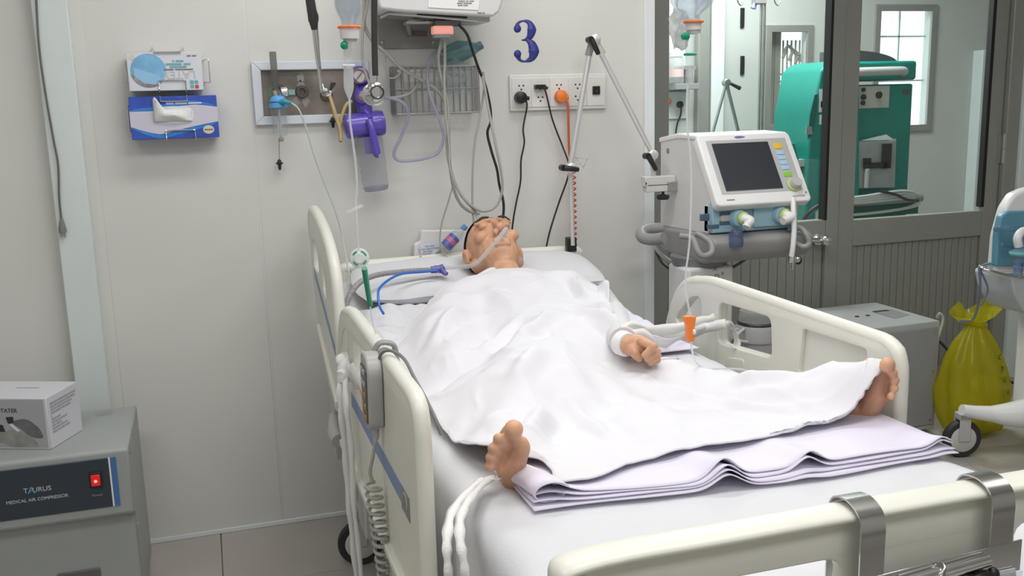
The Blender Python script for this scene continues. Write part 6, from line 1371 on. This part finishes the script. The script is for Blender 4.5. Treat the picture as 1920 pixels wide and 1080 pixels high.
# right drip
d2_ = thing('drip_bottle', 'clear drip bottle hanging at the right, an orange roller clamp on its line', 'bottle', at(1290, 20, y=1.87))
n0 = I(1300,41); ax = Vector((-0.05,0,1)).normalized()
obj('bottle', MB().lathe([(0.013,0.004),(0.014,0.012),(0.020,0.018),(0.038,0.030),(0.045,0.042),(0.046,0.06),(0.046,0.17),(0.04,0.18),(0.005,0.185)], n0, ax, 30), bw, d2_)
obj('liquid', MB().lathe([(0.011,0.004),(0.013,0.014),(0.030,0.027),(0.036,0.036),(0.037,0.06),(0.001,0.061)], n0, ax, 24), clear('saline', (0.90,0.93,0.95)), d2_)
obj('ring', MB().tube([n0+Vector((0.019*math.cos(t), 0.019*math.sin(t), 0.0)) for t in [2*PI*k/26 for k in range(26)]], 0.0026, closed=True, smooth=0, n=8), orange, d2_)
obj('stopper', MB().lathe([(0.014,0.006),(0.0165,0),(0.0165,-0.016),(0.012,-0.018),(0.004,-0.020)], n0, ax, 24), mat('stopper_white', (0.74,0.72,0.72)), d2_)
obj('stopper_rubber', MB().lathe([(0.0145,-0.0165),(0.014,-0.024),(0.004,-0.025)], n0, ax, 20), lgrey, d2_)
obj('air_vent', MB().lathe([(0.004,0),(0.0075,0.003),(0.0075,0.014),(0.004,0.017)], I(1292,68,1.865), (-1,0,0), 14), green, d2_)
obj('drip_chamber', MB().tube([I(1296,60), I(1297,70), I(1294,76), I(1294,100), I(1293,104), I(1292,144), I(1291,148), I(1290,158)], [0.004,0.005,0.0095,0.0095,0.0085,0.0085,0.0075,0.003], n=18, smooth=2), clearp, d2_)
obj('drip_ring', MB().tube([I(1294,102)+Vector((0.0115*math.cos(t),0.0115*math.sin(t),0)) for t in [2*PI*k/20 for k in range(20)]], 0.0024, closed=True, smooth=0, n=6), green, d2_)
obj('drip_fluid', MB().tube([I(1292.5,128), I(1292,145)], 0.007, n=14, smooth=0), clearm, d2_)
obj('line', MB().tube([I(1290,156), I(1288,185), I(1289,240), I(1294,290), I(1296,340), I(1295,400), I(1293,450), I(1290,480), I(1286,510), I(1286,545), I(1291,575), I(1296,600,1.88), I(1296,625,1.88), I(1296,645,1.88), at(1300,668,y=1.95), at(1307,682,y=2.1), at(1325,692,z=0.858), at(1360,691,z=0.857), at(1393,693,z=0.855), at(1415,701,z=0.855), at(1436,714,z=0.852), at(1450,726,z=0.84)], 0.0023, n=8), tubec, d2_)
mb = MB().prism([I(a,b,1.872) for a, b in roundpoly([(1285,594),(1306,594),(1305,602),(1303,612),(1303,640),(1291,642),(1290,612),(1286,602)], 3)], (0,0.016,0))
rc_ = obj('roller_clamp', mb, orange, d2_, bevel=0.002, label='orange roller clamp')
obj('roller', MB().lathe([(0.005,-0.003),(0.006,0),(0.005,0.003)], I(1301,622,1.872), (1,0,0), 14), white, rc_)
wp = [I(1258,22,1.90), I(1276,18,1.90), I(1292,52,1.90), I(1290,94,1.90), I(1281,93,1.90), I(1264,86,1.90), I(1255,70,1.90), I(1262,46,1.90)]
ft = thing('bottle_wrapper', 'crumpled white plastic wrapper hanging from the right drip bottle', 'wrapper', I(1272, 60, 1.90))
def wrp(u_, v_):
    l = I(1262-6*math.sin(v_*3), 15+78*v_, 1.91); r = I(1288+4*v_, 20+70*v_, 1.905)
    p = l*(1-u_)+r*u_; return p + Vector((0, 0.012*noise.noise(Vector((u_*4,v_*6,2)))+0.006*math.sin(u_*9+v_*5), 0.004*math.sin(u_*8)*v_))
o = obj('film', MB().grid(wrp, 14, 20), clear('white_film', (0.9,0.92,0.92), body=0.75, bodycol=(0.86,0.87,0.87), rough=0.2), ft, recalc=False); o.modifiers.new('t','SOLIDIFY').thickness = 0.0008
obj('tie', MB().tube([I(1270,17,1.91), I(1272,-20,1.91), (1.0,1.9,2.0), (1.0,1.9,2.085)], 0.0015, n=6), white, ft)
obj('hanger', MB().tube([n0+ax*0.182, n0+ax*0.21, (1.01,1.9,2.04), (1.01,1.9,2.095), (1.01,1.92,2.07)], 0.0025, n=8), steel, d2_)
# stethoscope
stt = thing('stethoscope', 'stethoscope with black tube and steel chestpiece hanging at the upper left', 'stethoscope', I(640, 20, 1.95))
J = lambda px, py, y=1.95: at(px, py, y=y)
darkr = mat('stethoscope_rubber', (0.045,0.045,0.045), 0.4)
obj('tube', MB().tube([J(704,142), J(703,120), J(702,60), J(702,0), J(703,-60), (0.345,1.94,2.04), (0.31,1.93,2.10), (0.255,1.94,2.06), J(588,-60), J(580,-20), J(583,15), J(586,40)], [0.0062]*10+[0.008,0.008], n=12), darkr, stt)
obj('yoke', MB().tube([J(580,-10), J(585,22), J(588,42), J(590,56)], [0.009,0.0095,0.0085,0.006], n=12).tube([J(577,-10), J(586,15), J(592,30), J(593,42)], [0.006,0.006,0.0055,0.004]), darkr, stt)
obj('ear_tube', MB().tube([J(585,30), J(589,68), J(594,108), J(600,145), J(604,172), J(612,178), J(620,172), J(625,160)], 0.0030, n=10), chrome, stt)
obj('ear_tube', MB().tube([J(592,38,1.96), J(595,68,1.965), J(598,110,1.97), J(602,150,1.965), J(605,165,1.955), J(610,168,1.95)], 0.0028, n=10), chrome, stt)
obj('ear_tip', MB().tube([J(620,170), J(624,158), J(626,154)], [0.003,0.0055,0.005], n=12), mat('dark_metal_tip', (0.10,0.10,0.10), 0.3, 0.8), stt)
obj('ear_tip', MB().ball(J(610,172), (0.008,0.008,0.007), 12, 8), mat('pale_metal_tip', (0.4,0.4,0.4), 0.3, 0.8), stt)
obj('stem', MB().tube([J(704,140), J(704,158)], [0.0045,0.0035], n=12, smooth=0), chrome, stt)
hc_ = J(700,177)
hax_ = Vector((0.12,-1,-0.05)).normalized()
obj('diaphragm', MB().lathe([(0.018,0.014),(0.022,0.010),(0.0225,0.0),(0.0225,-0.003),(0.018,-0.004)], hc_, hax_, 30), mat('satin_steel', (0.62,0.62,0.61), 0.3, 0.9), stt)
bc_ = J(706,173,1.925)
obj('bell', MB().lathe([(0.020,-0.012),(0.013,-0.004),(0.0125,0.0),(0.0125,0.005),(0.011,0.005),(0.009,0.0)], bc_, hax_, 24), chrome, stt)
obj('bell_rim', MB().tube([bc_+hax_*0.005+(X3*math.cos(t)+Z3*math.sin(t))*0.0122 for t in [2*PI*k/22 for k in range(22)]], 0.0017, closed=True, smooth=0, n=8), darkr, stt)
# monitor leads
def lead(label, pts, r, m=cord):
    t = thing('monitor_lead', label, 'cable', pts[len(pts)//2]); obj('lead', MB().tube(pts, r, n=9), m, t); return t
N = lambda px, py, dy=-0.14: at(px, py, y=D+dy)
lead('grey monitor lead crossing in front of the wire basket from the upper left', [N(684,-60), N(683,20), N(684,50), N(700,78), N(722,98), N(752,128), N(790,150), N(822,172), N(838,205), N(841,240), N(843,300), N(850,350), N(862,380), N(880,396), N(900,400)], 0.0060)
lead('grey monitor lead hanging straight down from the top left to the gas panel', [N(692,-60,-0.16), N(688,10,-0.16), N(681,50,-0.16), N(679,100,-0.16), N(683,130,-0.16), N(692,155,-0.16), N(700,172,-0.16), N(718,182,-0.14), N(745,182,-0.12), N(770,174,-0.12), N(788,150,-0.12)], 0.0045)
lead('short grey lead looped at the left end of the wire basket', [N(722,105,-0.13), N(723,128,-0.13), N(728,145,-0.13), N(742,145,-0.13), N(755,132,-0.13)], 0.003)
lead('grey lead falling from the monitor to the middle of the hanging bundle', [N(828,74,-0.2), N(822,110,-0.19), N(828,150,-0.18), N(838,190,-0.17), N(841,235,-0.17), N(838,270,-0.17), N(843,310,-0.17), N(856,350,-0.17), N(872,375,-0.17), N(886,390,-0.17), N(894,405,-0.17), N(899,425,-0.2)], 0.0055)
lead('grey lead of the bundle making the wide loop low on the right', [N(834,74,-0.21), N(834,120,-0.2), N(833,160,-0.19), N(836,215,-0.18), N(842,270,-0.18), N(845,320,-0.18), N(866,368,-0.18), N(900,395,-0.18), N(928,388,-0.18), N(941,360,-0.18), N(940,325,-0.18), N(928,265,-0.18), N(915,200,-0.16), N(906,150,-0.14), N(898,128,-0.12)], 0.0050)
lead('thin grey lead hanging from the basket\'s right end to the bundle', [N(906,135,-0.13), N(908,165,-0.13), N(900,215,-0.13), N(890,270,-0.13), N(886,330,-0.13), N(886,390,-0.13), N(890,430,-0.16)], 0.0040)
lead('thin grey lead dropping from the bundle towards the bottle', [N(850,345,-0.1), N(840,380,-0.1), N(828,420,-0.1), N(825,455,-0.11), N(832,475,-0.13), N(850,488,-0.17), N(880,492,-0.22)], 0.0028)
pp_ = [N(860,46,-0.24), N(876,65,-0.2), N(886,95,-0.16), N(898,130,-0.14), N(910,160,-0.13), N(919,200,-0.12), N(920,228,-0.12), N(914,250,-0.12), N(922,285,-0.12), N(932,318,-0.12), N(936,345,-0.12), N(944,380,-0.12), N(943,410,-0.12), N(938,440,-0.14), N(936,480,-0.16)]
lead('black power lead running from the monitor down past the basket', pp_, 0.0050, cordb)
st2 = thing('suction_tube', 'clear violet tinted suction tube looping from the canister up into the basket', 'tube', N(760, 290))
obj('tube', MB().tube([N(720,182,-0.16), N(740,186,-0.18), N(757,195,-0.19), N(765,215,-0.19), N(755,250,-0.19), N(740,282,-0.19), N(742,298,-0.19), N(762,302,-0.19), N(800,296,-0.19), N(822,285,-0.19), N(832,258,-0.19), N(826,230,-0.19), N(812,195,-0.18), N(803,165,-0.17), N(802,130,-0.16), N(808,108,-0.15), N(820,96,-0.12), N(829,102,-0.09)], 0.0058, n=12), clear('violet_clear_tube', (0.82,0.82,0.90), body=0.5, bodycol=(0.55,0.55,0.68)), st2)
